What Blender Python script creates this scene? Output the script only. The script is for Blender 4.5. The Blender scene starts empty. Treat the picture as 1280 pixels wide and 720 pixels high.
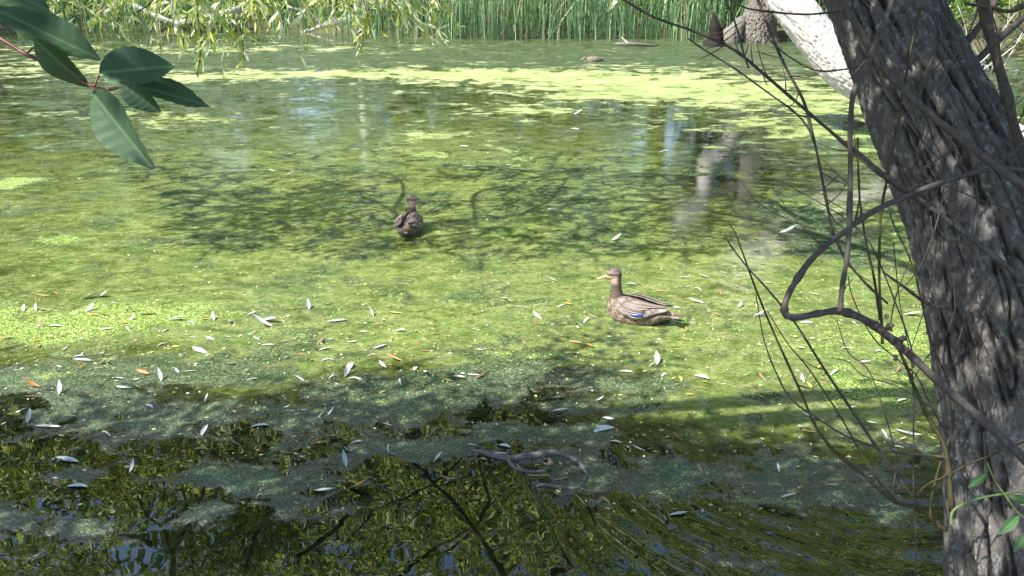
import bpy, bmesh, math, random
import numpy as np
from mathutils import Vector, Matrix, noise as mnoise
random.seed(7); rng = np.random.default_rng(7)
R = math.radians
sc = bpy.context.scene; COL = sc.collection
# ------------------------------------------------------------ camera, sky, sun, exposure
F = 1100.0; PITCH = R(20.9); CAMZ = 2.6
cam = bpy.data.cameras.new('camera'); camo = bpy.data.objects.new('camera', cam); COL.objects.link(camo)
cam.lens = 36 * F / 1280; cam.sensor_width = 36; cam.clip_start = .05; cam.clip_end = 600
camo.location = (0, 0, CAMZ); camo.rotation_euler = (math.pi / 2 - PITCH, 0, 0); sc.camera = camo
SUN_EL = R(52); SUN_AZ = math.atan2(-.88, -.46)          # measured from +Y towards +X
world = bpy.data.worlds.new('World'); sc.world = world; world.use_nodes = True
wn = world.node_tree; sky = wn.nodes.new('ShaderNodeTexSky'); sky.sky_type = 'NISHITA'; sky.sun_disc = False
sky.sun_elevation = SUN_EL; sky.sun_rotation = SUN_AZ
wn.links.new(sky.outputs[0], wn.nodes['Background'].inputs[0]); wn.nodes['Background'].inputs[1].default_value = .15
sun = bpy.data.lights.new('sun', 'SUN'); sun.energy = 5.0; sun.angle = R(.5); sun.color = (1, .95, .86)
suno = bpy.data.objects.new('sun', sun); COL.objects.link(suno)
tosun = Vector((math.sin(SUN_AZ) * math.cos(SUN_EL), math.cos(SUN_AZ) * math.cos(SUN_EL), math.sin(SUN_EL)))
suno.rotation_euler = tosun.to_track_quat('Z', 'Y').to_euler(); suno.location = (-20, -8, 25)
sc.view_settings.view_transform = 'Standard'; sc.view_settings.look = 'None'
sc.view_settings.exposure = 1.08; sc.view_settings.gamma = 1
sc.cycles.max_bounces = 6; sc.cycles.transparent_max_bounces = 8

CAM = Vector((0, 0, CAMZ)); FW = Vector((0, math.cos(PITCH), -math.sin(PITCH))); UP = Vector((0, math.sin(PITCH), math.cos(PITCH)))
def ray(px, py): return Vector(((px - 640) / F, 0, 0)) + UP * (-(py - 360) / F) + FW
def at(px, py, depth): return CAM + ray(px, py) * depth               # a point at a real distance
def on(px, py, z=0.0):                                                # a point on the water
    d = ray(px, py); return CAM + d * ((z - CAMZ) / d.z)
def mirrored(px, py, Y):                                              # a point above the pond whose mirror image is seen there
    w = on(px, py); d = ray(px, py); k = (Y - w.y) / d.y
    return Vector((w.x + d.x * k, Y, -d.z * k))

# ------------------------------------------------------------ materials
def mat(name):
    m = bpy.data.materials.new(name); m.use_nodes = True
    nt = m.node_tree; return m, nt, nt.nodes['Principled BSDF']
def nd(nt, t, **k):
    n = nt.nodes.new(t)
    for a, b in k.items():
        if a.startswith('i_'):
            key = a[2:]; key = int(key) if key.isdigit() else key.replace('_', ' ')
            n.inputs[key].default_value = b
        else: setattr(n, a, b)
    return n
def ramp(nt, fac, stops, interp='LINEAR'):
    n = nt.nodes.new('ShaderNodeValToRGB'); n.color_ramp.interpolation = interp; e = n.color_ramp.elements
    while len(e) < len(stops): e.new(.5)
    for i, (p, c) in enumerate(stops): e[i].position = p; e[i].color = (*c, 1) if len(c) == 3 else c
    nt.links.new(fac, n.inputs[0]); return n.outputs[0]
def mathn(nt, op, a, b=None, c=None, clamp=False):
    n = nt.nodes.new('ShaderNodeMath'); n.operation = op; n.use_clamp = clamp
    for i, v in enumerate((a, b, c)):
        if v is None: continue
        if isinstance(v, (int, float)): n.inputs[i].default_value = v
        else: nt.links.new(v, n.inputs[i])
    return n.outputs[0]
def mixc(nt, fac, a, b, blend='MIX'):
    n = nt.nodes.new('ShaderNodeMix'); n.data_type = 'RGBA'; n.blend_type = blend
    for s, v in ((n.inputs[0], fac), (n.inputs[6], a), (n.inputs[7], b)):
        if isinstance(v, (int, float)): s.default_value = v
        elif isinstance(v, tuple): s.default_value = (*v, 1)
        else: nt.links.new(v, s)
    return n.outputs[2]
def pos(nt, scale=(1, 1, 1), obj=False):
    tc = nt.nodes.new('ShaderNodeTexCoord'); mp = nt.nodes.new('ShaderNodeMapping'); mp.inputs['Scale'].default_value = scale
    if obj: nt.links.new(tc.outputs['Object'], mp.inputs[0])
    else:
        g = nt.nodes.new('ShaderNodeNewGeometry'); nt.links.new(g.outputs['Position'], mp.inputs[0])
    return mp.outputs[0]
def noise(nt, vec, scale, detail=4, rough=.55, dist=0):
    n = nd(nt, 'ShaderNodeTexNoise', i_Scale=scale, i_Detail=detail, i_Roughness=rough, i_Distortion=dist)
    nt.links.new(vec, n.inputs['Vector']); return n.outputs[0]
def bump(nt, h, strength, dist, bsdf, normal=None):
    b = nd(nt, 'ShaderNodeBump', i_Strength=strength, i_Distance=dist); nt.links.new(h, b.inputs['Height'])
    if normal is not None: nt.links.new(normal, b.inputs['Normal'])
    if bsdf is not None: nt.links.new(b.outputs[0], bsdf.inputs['Normal'])
    return b.outputs[0]

def leaf_material(name, stops, trans=.35, rough=.45, spec=.4):
    m, nt, b = mat(name)
    g = nt.nodes.new('ShaderNodeNewGeometry')
    c = ramp(nt, g.outputs['Random Per Island'], stops)
    nt.links.new(c, b.inputs['Base Color']); b.inputs['Roughness'].default_value = rough
    b.inputs['Specular IOR Level'].default_value = spec
    t = nt.nodes.new('ShaderNodeBsdfTranslucent'); tc = mixc(nt, 1.0, c, (1.12, 1.2, .55), 'MULTIPLY'); nt.links.new(tc, t.inputs[0])
    mx = nt.nodes.new('ShaderNodeMixShader'); mx.inputs[0].default_value = trans
    nt.links.new(b.outputs[0], mx.inputs[1]); nt.links.new(t.outputs[0], mx.inputs[2])
    nt.links.new(mx.outputs[0], nt.nodes['Material Output'].inputs[0]); return m
def leaf_obj_material(name, stops, trans=.35, rough=.45, spec=.4):   # colour picked per object
    m = leaf_material(name, stops, trans, rough, spec); nt = m.node_tree
    oi = nt.nodes.new('ShaderNodeObjectInfo')
    for n in nt.nodes:
        if n.type == 'VALTORGB': nt.links.new(oi.outputs['Random'], n.inputs[0])
    return m
M_willow = leaf_material('willow_leaves', [(0, (.18, .27, .04)), (.3, (.34, .45, .07)), (.42, (.22, .31, .06)), (.55, (.66, .7, .6)), (.8, (.6, .64, .54)), (.9, (.42, .5, .1)), (1, (.65, .46, .04))], .6)
M_spray = leaf_obj_material('willow_spray_leaves', [(0, (.2, .3, .06)), (.3, (.38, .48, .15)), (.55, (.58, .62, .4)), (.88, (.74, .77, .66)), (.95, (.6, .55, .06)), (1, (.5, .28, .03))], .4, .4)
M_spray2 = leaf_material('small_spray_leaves', [(0, (.2, .3, .06)), (.3, (.38, .48, .15)), (.55, (.58, .62, .4)), (.88, (.74, .77, .66)), (.95, (.6, .55, .06)), (1, (.5, .28, .03))], .4, .4)
M_shade = leaf_material('shade_leaves', [(0, (.06, .1, .02)), (.5, (.09, .15, .03)), (1, (.14, .2, .04))], .18)
M_far = leaf_material('far_tree_leaves', [(0, (.04, .08, .02)), (.35, (.09, .16, .03)), (.7, (.17, .25, .05)), (1, (.3, .34, .08))], .35)
M_farb = leaf_material('far_yellowing_leaves', [(0, (.06, .1, .02)), (.4, (.15, .2, .035)), (.8, (.28, .31, .06)), (1, (.42, .36, .07))], .35)
M_bush = leaf_material('bush_leaves', [(0, (.06, .12, .03)), (.5, (.15, .26, .06)), (.85, (.26, .38, .10)), (1, (.42, .5, .25))], .35)
M_reed = leaf_material('reed_blades', [(0, (.05, .12, .06)), (.35, (.11, .23, .12)), (.65, (.19, .34, .19)), (.8, (.36, .5, .26)), (.9, (.42, .38, .22)), (1, (.2, .14, .08))], .25, .4)
M_grass = leaf_material('bank_grass', [(0, (.05, .09, .02)), (.6, (.12, .18, .05)), (1, (.25, .25, .08))], .2)

def bark_material(name, dark, mid, light, scale=1.0, lichen=0.0, bumpd=.01, stretch=.25):
    m, nt, b = mat(name)
    v = pos(nt, (1, 1, stretch), True)
    n1 = noise(nt, v, 30 * scale, 6, .65); n2 = noise(nt, pos(nt, (1, 1, 1), True), 5 * scale, 5, .6)
    c = ramp(nt, n1, [(.3, dark), (.52, mid), (.72, light)])
    c2 = mixc(nt, ramp(nt, n2, [(.4, (0, 0, 0)), (.65, (1, 1, 1))]), c, mid)
    if lichen:
        n3 = noise(nt, pos(nt, (1, 1, 1), True), 14 * scale, 8, .7)
        msk = ramp(nt, n3, [(.54, (0, 0, 0)), (.64, (lichen,) * 3)])
        c2 = mixc(nt, msk, c2, (.30, .33, .30))
    if 'furrowed' in name:
        a = nt.nodes.new('ShaderNodeAttribute'); a.attribute_name = 'ridge'
        c2 = mixc(nt, ramp(nt, a.outputs['Fac'], [(.34, (0, 0, 0)), (.74, (1, 1, 1))]), mixc(nt, .88, c2, (.014, .011, .009)), c2)
    nt.links.new(c2, b.inputs['Base Color']); b.inputs['Roughness'].default_value = .85
    b.inputs['Specular IOR Level'].default_value = .25
    bump(nt, mathn(nt, 'ADD', n1, mathn(nt, 'MULTIPLY', noise(nt, v, 90 * scale, 4, .6), .4)), .9, bumpd, b)
    return m
M_bark = bark_material('furrowed_willow_bark', (.04, .036, .034), (.118, .107, .10), (.27, .25, .235), 2.2, .65, .010)
M_pale = bark_material('pale_limb_bark', (.34, .3, .28), (.6, .56, .53), (.8, .77, .74), 1.2, 0, .012, .5)
M_mirror_limb = bark_material('mirrored_limb_bark', (.04, .037, .035), (.15, .138, .13), (.33, .31, .30), 2.5, 0, .004)
M_twig = bark_material('grey_twig_bark', (.035, .03, .028), (.08, .07, .065), (.15, .135, .125), 3, 0, .002)
M_olive = bark_material('olive_twig_bark', (.025, .022, .012), (.055, .048, .022), (.09, .08, .04), 3, 0, .002)
M_dark = bark_material('dark_twig_bark', (.03, .024, .02), (.07, .058, .05), (.13, .11, .095), 3, 0, .002)
M_fbark = bark_material('far_trunk_bark', (.09, .078, .068), (.2, .18, .155), (.36, .33, .29), 1.0, 0, .03)
M_black = bark_material('black_bark', (.01, .008, .007), (.025, .02, .016), (.05, .04, .035), 2, 0, .02)  # bark in near-black tones
M_fdark = bark_material('far_dark_bark', (.05, .04, .03), (.11, .09, .07), (.2, .17, .14), 1.0, 0, .02)

# ------------------------------------------------------------ mesh helpers
def tag(o, label=None, cat=None, group=None, kind=None):
    for k, v in (('label', label), ('category', cat), ('group', group), ('kind', kind)):
        if v: o[k] = v
    return o
def empty(name, loc, label=None, cat=None, group=None):
    o = bpy.data.objects.new(name, None); o.location = loc; COL.objects.link(o); return tag(o, label, cat, group)
def link(name, me, parent=None, smooth=True):
    o = bpy.data.objects.new(name, me); COL.objects.link(o)
    if parent is not None:
        o.parent = parent; o.matrix_parent_inverse = Matrix.Translation(-Vector(parent.location))
    return o
def mesh_np(name, V, Fq, m, parent=None, smooth=False):
    V = np.asarray(V, np.float32).reshape(-1, 3); Fq = np.asarray(Fq, np.int32); k = Fq.shape[1]
    me = bpy.data.meshes.new(name); me.vertices.add(len(V)); me.vertices.foreach_set('co', V.ravel())
    me.loops.add(Fq.size); me.loops.foreach_set('vertex_index', Fq.ravel())
    me.polygons.add(len(Fq)); me.polygons.foreach_set('loop_start', np.arange(0, Fq.size, k, dtype=np.int32))
    if smooth: me.polygons.foreach_set('use_smooth', np.ones(len(Fq), bool))
    me.update(calc_edges=True); me.materials.append(m)
    return link(name, me, parent)
def smooth_path(pts, n):
    P = [Vector(p) for p in pts]
    if len(P) == 2: return [P[0].lerp(P[1], i / n) for i in range(n + 1)]
    out = []; Q = [P[0] * 2 - P[1]] + P + [P[-1] * 2 - P[-2]]; S = len(P) - 1
    for i in range(n + 1):
        t = i / n * S; s = min(int(t), S - 1); t -= s; a, b, c, d = Q[s:s + 4]
        out.append(.5 * ((2 * b) + (c - a) * t + (2 * a - 5 * b + 4 * c - d) * t * t + (3 * b - a - 3 * c + d) * t ** 3))
    return out
def interp(rs, t):
    x = t * (len(rs) - 1); i = min(int(x), len(rs) - 2); return rs[i] + (rs[i + 1] - rs[i]) * (x - i)
class Geo:
    def __init__(s): s.V = []; s.Q = []; s.n = 0
    def tube(s, pts, radii, seg=None, sides=7, knob=.12):
        seg = seg or max(4, len(pts) * 3); C = smooth_path(pts, seg)
        T0 = (C[1] - C[0]).normalized(); N = T0.orthogonal().normalized(); base = s.n
        for i, c in enumerate(C):
            T = (C[min(i + 1, seg)] - C[max(i - 1, 0)]).normalized(); N = (N - T * N.dot(T)).normalized(); B = T.cross(N)
            r = interp(radii, i / seg) * (1 + random.uniform(-knob, knob) + (knob * 2.2 if knob and random.random() < .14 else 0))
            for k in range(sides):
                a = 2 * math.pi * k / sides; s.V.append(c + (N * math.cos(a) + B * math.sin(a)) * r * (1 + random.uniform(-.5, .5) * knob))
        for i in range(seg):
            for k in range(sides):
                k2 = (k + 1) % sides
                s.Q.append((base + i * sides + k, base + i * sides + k2, base + (i + 1) * sides + k2, base + (i + 1) * sides + k))
        s.n = len(s.V)
        a = s.n; s.V.append(C[0]); s.V.append(C[-1]); s.n += 2
        for k in range(sides):
            k2 = (k + 1) % sides; s.Q.append((a, base + k2, base + k, a)) ; s.Q.append((a + 1, base + seg * sides + k, base + seg * sides + k2, a + 1))
        return C
    def build(s, name, m, parent=None):
        me = bpy.data.meshes.new(name); me.from_pydata([tuple(v) for v in s.V], [], [q if q[0] != q[3] else q[:3] for q in s.Q])
        for p in me.polygons: p.use_smooth = True
        me.materials.append(m); return link(name, me, parent)
def branch(name, pts, radii, m, parent, sides=7, seg=None, knob=.12):
    g = Geo(); C = g.tube(pts, radii, seg, sides, knob); return g.build(name, m, parent), C

def leaf_cloud(P, D, L, W, droop=None):
    """many diamond leaves: P base points, D directions, L lengths, W widths (numpy)"""
    n = len(P); D = D / np.linalg.norm(D, axis=1, keepdims=True)
    rnd = rng.normal(size=(n, 3)); S = np.cross(D, rnd); S /= np.linalg.norm(S, axis=1, keepdims=True) + 1e-9
    N = np.cross(D, S)
    L = L[:, None]; W = W[:, None]
    mid = P + D * L * .45
    V = np.stack([P, mid + S * W / 2 + N * W * .15, P + D * L + N * L * .06, mid - S * W / 2 + N * W * .15], 1)
    Fq = np.arange(n * 4, dtype=np.int32).reshape(n, 4); return V.reshape(-1, 3), Fq
def crown(name, centres, radii, count, L, W, m, parent, kind='stuff', flat=1.0, hang=.3):
    C = np.array(centres, float); r = np.array(radii, float); w = r ** 2 / (r ** 2).sum()
    idx = rng.choice(len(C), count, p=w); d = rng.normal(size=(count, 3)); d /= np.linalg.norm(d, axis=1, keepdims=True)
    rad = r[idx] * rng.uniform(.35, 1.05, count) ** .6
    P = C[idx] + d * rad[:, None] * np.array([1, 1, flat]); P += rng.normal(size=P.shape) * .06 * r[idx][:, None]
    D = d * .6 + rng.normal(size=d.shape) * .8; D[:, 2] -= hang
    V, Fq = leaf_cloud(P, D, L * rng.uniform(.6, 1.3, count), W * rng.uniform(.6, 1.3, count))
    o = mesh_np(name, V, Fq, m, parent); tag(o, kind=kind); return o

# ------------------------------------------------------------ pond and ground
SHORE = [(-30, 4), (-14, 2.2), (-6, 2.3), (-2, 2.5), (1.2, 2.75), (3.0, 3.0), (5.6, 4.6), (6.9, 7.5), (7.4, 11), (9.2, 15), (11.6, 19.5), (13.8, 23), (13.0, 26),
         (9.5, 28.2), (7, 28.6), (4, 29.6), (-1, 29.3), (-4, 30.2), (-8, 32.2), (-14, 32), (-20, 31), (-27, 26), (-34, 15)]
def pond_sd(X, Y):                                   # signed distance, positive on land
    S = np.array(SHORE, float); N = len(S); best = np.full(X.shape, 1e9); inside = np.zeros(X.shape, bool)
    for i in range(N):
        a = S[i]; b = S[(i + 1) % N]; e = b - a
        t = np.clip(((X - a[0]) * e[0] + (Y - a[1]) * e[1]) / (e @ e), 0, 1)
        best = np.minimum(best, np.hypot(X - a[0] - t * e[0], Y - a[1] - t * e[1]))
        c = ((a[1] > Y) != (b[1] > Y)) & (X < (b[0] - a[0]) * (Y - a[1]) / (b[1] - a[1] + 1e-12) + a[0]); inside ^= c
    return np.where(inside, -best, best)
def ground_z(X, Y):
    X = np.asarray(X, float); Y = np.asarray(Y, float)
    sd = pond_sd(X, Y) + .12 * np.sin(X * 2.1 + np.sin(Y * 1.7)) * np.cos(Y * 1.3)
    near = 1 / (1 + np.exp((Y - 6) * 1.2)); top = .38 + .47 * near
    land = top * (1 - np.exp(-np.maximum(sd, 0) / (.35 + .25 * (1 - near)))) + .03 * np.sin(X * 1.3) * np.sin(Y * 1.1) + .012 * np.maximum(sd - 3, 0)
    bed = -.75 * (1 - np.exp(np.minimum(sd, 0) / 1.2))
    return np.where(sd > 0, land, bed) - .02
gx = np.concatenate([np.linspace(-220, -42, 14), np.linspace(-40, -12, 40), np.linspace(-11.7, 14, 150), np.linspace(14.5, 40, 36), np.linspace(44, 220, 14)])
gy = np.concatenate([np.linspace(-120, -8, 10), np.linspace(-7, 13, 120), np.linspace(13.4, 42, 90), np.linspace(45, 320, 16)])
GX, GY = np.meshgrid(gx, gy, indexing='ij'); GZ = ground_z(GX, GY)
ii = np.arange(len(gx) - 1)[:, None] * len(gy) + np.arange(len(gy) - 1)[None]; ii = ii.ravel()
mg, nt, b = mat('bank_soil')
nz = noise(nt, pos(nt), 3, 8, .65); nz2 = noise(nt, pos(nt), 40, 5, .6)
c = mixc(nt, nz2, ramp(nt, nz, [(.35, (.05, .04, .025)), (.5, (.09, .09, .035)), (.65, (.08, .13, .035))]), (.1, .08, .05))
nt.links.new(c, b.inputs['Base Color']); b.inputs['Roughness'].default_value = .95; bump(nt, nz2, .8, .03, b)
ground = mesh_np('ground', np.stack([GX, GY, GZ], -1), np.stack([ii, ii + len(gy), ii + len(gy) + 1, ii + 1], 1), mg, smooth=True)
tag(ground, 'earthy bank and bed around the pond', kind='structure')

# water sheet with cover attributes (how much weed grows where is a property of the pond)
wx = np.concatenate([np.linspace(-35, -13, 30), np.linspace(-12.8, 13, 240), np.linspace(13.3, 15.5, 6)])
wy = np.concatenate([np.linspace(1.8, 12, 150), np.linspace(12.1, 33.5, 170)])
WX, WY = np.meshgrid(wx, wy, indexing='ij')
def blobs(lst, base=0.0):
    A = np.full(WX.shape, base)
    for px, py, rx, ry, amt in lst:
        c = on(px, py); ax = abs(on(px + rx, py).x - c.x); ay = abs(on(px, py - ry).y - on(px, py + ry).y) / 2
        A = A + amt * np.exp(-(((WX - c.x) / ax) ** 2 + ((WY - c.y) / ay) ** 2))
    return A
# thick floating duckweed mats
scum = blobs([(150, 62, 300, 6, .30), (60, 84, 130, 12, .42), (250, 98, 120, 7, .35), (230, 150, 90, 9, .42), (130, 142, 90, 7, .30), (10, 228, 30, 8, .6), (85, 299, 45, 8, .55),
              (480, 92, 260, 6, .55), (700, 100, 200, 10, .45), (860, 112, 220, 20, .44), (1030, 130, 180, 28, .36), (980, 160, 130, 12, .38), (820, 84, 420, 8, .22), (1100, 190, 90, 18, .3),
              (560, 172, 90, 22, .34), (650, 196, 60, 8, .3), (640, 135, 60, 8, .3), (700, 140, 60, 7, .25), (530, 192, 50, 6, .3), (890, 212, 60, 7, .3), (740, 118, 80, 8, .3),
              (60, 405, 190, 34, .68), (190, 390, 90, 22, .35), (500, 400, 80, 10, .3), (250, 425, 80, 14, .22), (810, 325, 90, 7, .35), (900, 352, 90, 8, .25), (1100, 420, 150, 34, .5), (1060, 360, 90, 14, .3),
              (1110, 490, 100, 26, .45), (1010, 440, 60, 20, .25), (950, 628, 60, 12, .4), (640, 440, 90, 10, .12), (420, 60, 300, 6, .15), (1000, 250, 60, 10, .3)], .11)
# thin film of duckweed that lets dark water show through its holes
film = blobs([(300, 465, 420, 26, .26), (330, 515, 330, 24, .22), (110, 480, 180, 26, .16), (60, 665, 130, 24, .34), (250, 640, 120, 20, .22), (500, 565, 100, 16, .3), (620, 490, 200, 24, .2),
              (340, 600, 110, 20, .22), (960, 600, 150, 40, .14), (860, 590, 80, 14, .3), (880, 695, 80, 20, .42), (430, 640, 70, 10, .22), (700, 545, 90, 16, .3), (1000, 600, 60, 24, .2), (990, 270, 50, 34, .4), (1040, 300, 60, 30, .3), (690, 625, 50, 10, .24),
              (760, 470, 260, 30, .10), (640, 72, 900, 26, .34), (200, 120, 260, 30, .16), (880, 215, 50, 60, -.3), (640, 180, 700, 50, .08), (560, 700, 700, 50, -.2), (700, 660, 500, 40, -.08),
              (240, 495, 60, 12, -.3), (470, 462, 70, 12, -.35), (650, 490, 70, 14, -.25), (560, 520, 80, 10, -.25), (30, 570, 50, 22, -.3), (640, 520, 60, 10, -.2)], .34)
# submerged weed: 1 = weed close under the surface, 0 = clear dark water
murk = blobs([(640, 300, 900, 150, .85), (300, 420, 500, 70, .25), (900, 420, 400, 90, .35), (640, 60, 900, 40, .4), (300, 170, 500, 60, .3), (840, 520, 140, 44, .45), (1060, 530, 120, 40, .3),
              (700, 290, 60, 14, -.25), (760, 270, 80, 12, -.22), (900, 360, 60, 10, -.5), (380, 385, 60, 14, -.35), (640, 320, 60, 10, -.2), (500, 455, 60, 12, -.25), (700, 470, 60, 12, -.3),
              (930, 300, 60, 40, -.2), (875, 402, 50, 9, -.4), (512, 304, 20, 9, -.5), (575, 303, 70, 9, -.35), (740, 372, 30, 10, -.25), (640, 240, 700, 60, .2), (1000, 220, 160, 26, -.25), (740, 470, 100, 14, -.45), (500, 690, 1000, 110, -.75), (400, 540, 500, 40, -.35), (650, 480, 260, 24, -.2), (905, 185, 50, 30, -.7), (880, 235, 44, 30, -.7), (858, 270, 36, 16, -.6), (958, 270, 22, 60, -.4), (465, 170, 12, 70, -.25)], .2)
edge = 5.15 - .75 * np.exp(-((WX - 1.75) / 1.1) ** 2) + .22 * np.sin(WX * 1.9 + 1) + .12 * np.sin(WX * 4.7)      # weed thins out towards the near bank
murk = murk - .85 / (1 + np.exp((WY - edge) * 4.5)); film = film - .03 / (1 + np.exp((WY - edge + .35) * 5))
WV = np.stack([WX, WY, np.zeros_like(WX)], -1)
jj = (np.arange(len(wx) - 1)[:, None] * len(wy) + np.arange(len(wy) - 1)[None]).ravel()

mw, nt, b = mat('pond_water')
def attr(n): a = nt.nodes.new('ShaderNodeAttribute'); a.attribute_name = n; return a.outputs['Fac']
V0 = pos(nt); V1 = pos(nt, (1, 1.25, 1))
warp = nd(nt, 'ShaderNodeTexNoise', i_Scale=1.6, i_Detail=3.0); nt.links.new(V0, warp.inputs['Vector'])
wv = nd(nt, 'ShaderNodeVectorMath', operation='MULTIPLY_ADD'); nt.links.new(warp.outputs['Color'], wv.inputs[0]); wv.inputs[1].default_value = (.5, .35, 0); nt.links.new(V1, wv.inputs[2])
VW = wv.outputs[0]
nA = noise(nt, VW, 1.1, 8, .62); nB = noise(nt, VW, 3.4, 8, .68, .4); nC = noise(nt, V0, 22, 6, .7); nD = noise(nt, V0, 90, 3, .7)
mixn = mathn(nt, 'ADD', mathn(nt, 'MULTIPLY', nA, .5), mathn(nt, 'MULTIPLY', nB, .5))
fine = mathn(nt, 'ADD', mathn(nt, 'MULTIPLY', mathn(nt, 'SUBTRACT', nC, .5), .34), mathn(nt, 'MULTIPLY', mathn(nt, 'SUBTRACT', nD, .5), .3))
def cover(a, gain, soft, fin=1.0):
    v = mathn(nt, 'ADD', attr(a), mathn(nt, 'MULTIPLY', mathn(nt, 'SUBTRACT', mixn, .5), gain))
    v = mathn(nt, 'ADD', v, mathn(nt, 'MULTIPLY', fine, fin))
    return mathn(nt, 'DIVIDE', mathn(nt, 'SUBTRACT', v, .5 - soft), 2 * soft, clamp=True)
mS = cover('scum', 3.3, .10, 1.6); mF = cover('film', 2.9, .07, 1.0)
mM = mathn(nt, 'ADD', attr('murk'), mathn(nt, 'MULTIPLY', mathn(nt, 'SUBTRACT', noise(nt, VW, 2.3, 9, .7, .6), .5), 1.6))
mM = mathn(nt, 'ADD', mM, mathn(nt, 'MULTIPLY', mathn(nt, 'SUBTRACT', nC, .5), .7), clamp=True)
vor = nd(nt, 'ShaderNodeTexVoronoi', i_Scale=105.0); nt.links.new(V0, vor.inputs['Vector'])
vsep = nd(nt, 'ShaderNodeSeparateColor'); nt.links.new(vor.outputs['Color'], vsep.inputs[0])
grain = mathn(nt, 'SUBTRACT', vsep.outputs[0], mathn(nt, 'MULTIPLY', vor.outputs['Distance'], .9), clamp=True)
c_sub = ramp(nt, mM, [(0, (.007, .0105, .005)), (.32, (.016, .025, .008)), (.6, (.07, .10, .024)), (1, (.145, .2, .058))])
c_sub = mixc(nt, mathn(nt, 'MULTIPLY', ramp(nt, noise(nt, VW, 7, 6, .7), [(.5, (0, 0, 0)), (.75, (1, 1, 1))]), mM), c_sub, (.24, .26, .10))
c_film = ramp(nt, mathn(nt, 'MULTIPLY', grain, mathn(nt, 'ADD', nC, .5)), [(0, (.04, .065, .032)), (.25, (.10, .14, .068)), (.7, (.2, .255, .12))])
c_scum = ramp(nt, mathn(nt, 'MULTIPLY', grain, mathn(nt, 'ADD', nB, .55)), [(0, (.10, .16, .035)), (.2, (.25, .36, .09)), (.55, (.44, .52, .19)), (.9, (.62, .66, .36))])
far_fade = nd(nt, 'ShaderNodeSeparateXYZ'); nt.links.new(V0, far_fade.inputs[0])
far_pale = mathn(nt, 'DIVIDE', mathn(nt, 'SUBTRACT', far_fade.outputs[1], 9.0), 10.0, clamp=True)      # mats get paler and less grainy towards the far shore
c_scum = mixc(nt, mathn(nt, 'MULTIPLY', far_pale, .8), c_scum, ramp(nt, mixn, [(.36, (.18, .26, .08)), (.46, (.30, .37, .14)), (.57, (.44, .48, .24)), (.7, (.56, .57, .36))]))
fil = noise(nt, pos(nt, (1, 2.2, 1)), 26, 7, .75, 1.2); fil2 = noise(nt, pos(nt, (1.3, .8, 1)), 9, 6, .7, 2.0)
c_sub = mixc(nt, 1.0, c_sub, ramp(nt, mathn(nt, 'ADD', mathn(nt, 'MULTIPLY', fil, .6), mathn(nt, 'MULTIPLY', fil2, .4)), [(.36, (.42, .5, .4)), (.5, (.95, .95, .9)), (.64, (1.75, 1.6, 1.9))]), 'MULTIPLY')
vs = nd(nt, 'ShaderNodeTexVoronoi', i_Scale=34.0); nt.links.new(V0, vs.inputs['Vector']); vss = nd(nt, 'ShaderNodeSeparateColor'); nt.links.new(vs.outputs['Color'], vss.inputs[0])
sp_ = mathn(nt, 'MULTIPLY', mathn(nt, 'LESS_THAN', vs.outputs['Distance'], mathn(nt, 'MULTIPLY', vss.outputs[0], .26)), mathn(nt, 'GREATER_THAN', mathn(nt, 'ADD', mathn(nt, 'MULTIPLY', vss.outputs[1], .5), nB), .83)); sp_ = mathn(nt, 'MULTIPLY', sp_, mathn(nt, 'MULTIPLY', mM, 2.0, clamp=True))
c_sub = mixc(nt, mathn(nt, 'MULTIPLY', sp_, .8), c_sub, (.38, .46, .16))
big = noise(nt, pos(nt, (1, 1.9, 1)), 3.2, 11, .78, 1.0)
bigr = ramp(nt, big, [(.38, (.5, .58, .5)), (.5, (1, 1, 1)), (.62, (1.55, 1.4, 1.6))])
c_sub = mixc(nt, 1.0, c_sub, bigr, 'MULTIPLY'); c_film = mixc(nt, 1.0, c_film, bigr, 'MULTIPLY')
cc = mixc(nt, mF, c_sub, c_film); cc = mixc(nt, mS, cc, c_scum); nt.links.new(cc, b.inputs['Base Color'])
cov = mathn(nt, 'MAXIMUM', mS, mathn(nt, 'MULTIPLY', mF, .8))
b.inputs['IOR'].default_value = 2.1
nt.links.new(mathn(nt, 'ADD', mathn(nt, 'MULTIPLY', cov, .55), .006), b.inputs['Roughness'])
nt.links.new(mathn(nt, 'SUBTRACT', .5, mathn(nt, 'ADD', mathn(nt, 'MULTIPLY', cov, .34), mathn(nt, 'MULTIPLY', mM, .27))), b.inputs['Specular IOR Level'])
nL = noise(nt, V0, 1.3, 1, .4)
def rings(px, py, wl, r0, r1, amp):                # expanding ring waves
    c = on(px, py); d = nd(nt, 'ShaderNodeVectorMath', operation='DISTANCE'); nt.links.new(V0, d.inputs[0]); d.inputs[1].default_value = (c.x, c.y, 0)
    D = d.outputs['Value']; w = mathn(nt, 'SINE', mathn(nt, 'ADD', mathn(nt, 'MULTIPLY', D, 2 * math.pi / wl), mathn(nt, 'MULTIPLY', nL, 9)))
    g = mathn(nt, 'MULTIPLY', mathn(nt, 'DIVIDE', mathn(nt, 'SUBTRACT', D, r0 * .5), r0 * .5, clamp=True), mathn(nt, 'DIVIDE', mathn(nt, 'SUBTRACT', r1, D), r1 - r0, clamp=True))
    return mathn(nt, 'MULTIPLY', mathn(nt, 'MULTIPLY', w, g), amp)
wav = mathn(nt, 'MULTIPLY', noise(nt, pos(nt, (1, 1.6, 1)), 2.2, 2, .4), .0014)
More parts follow.
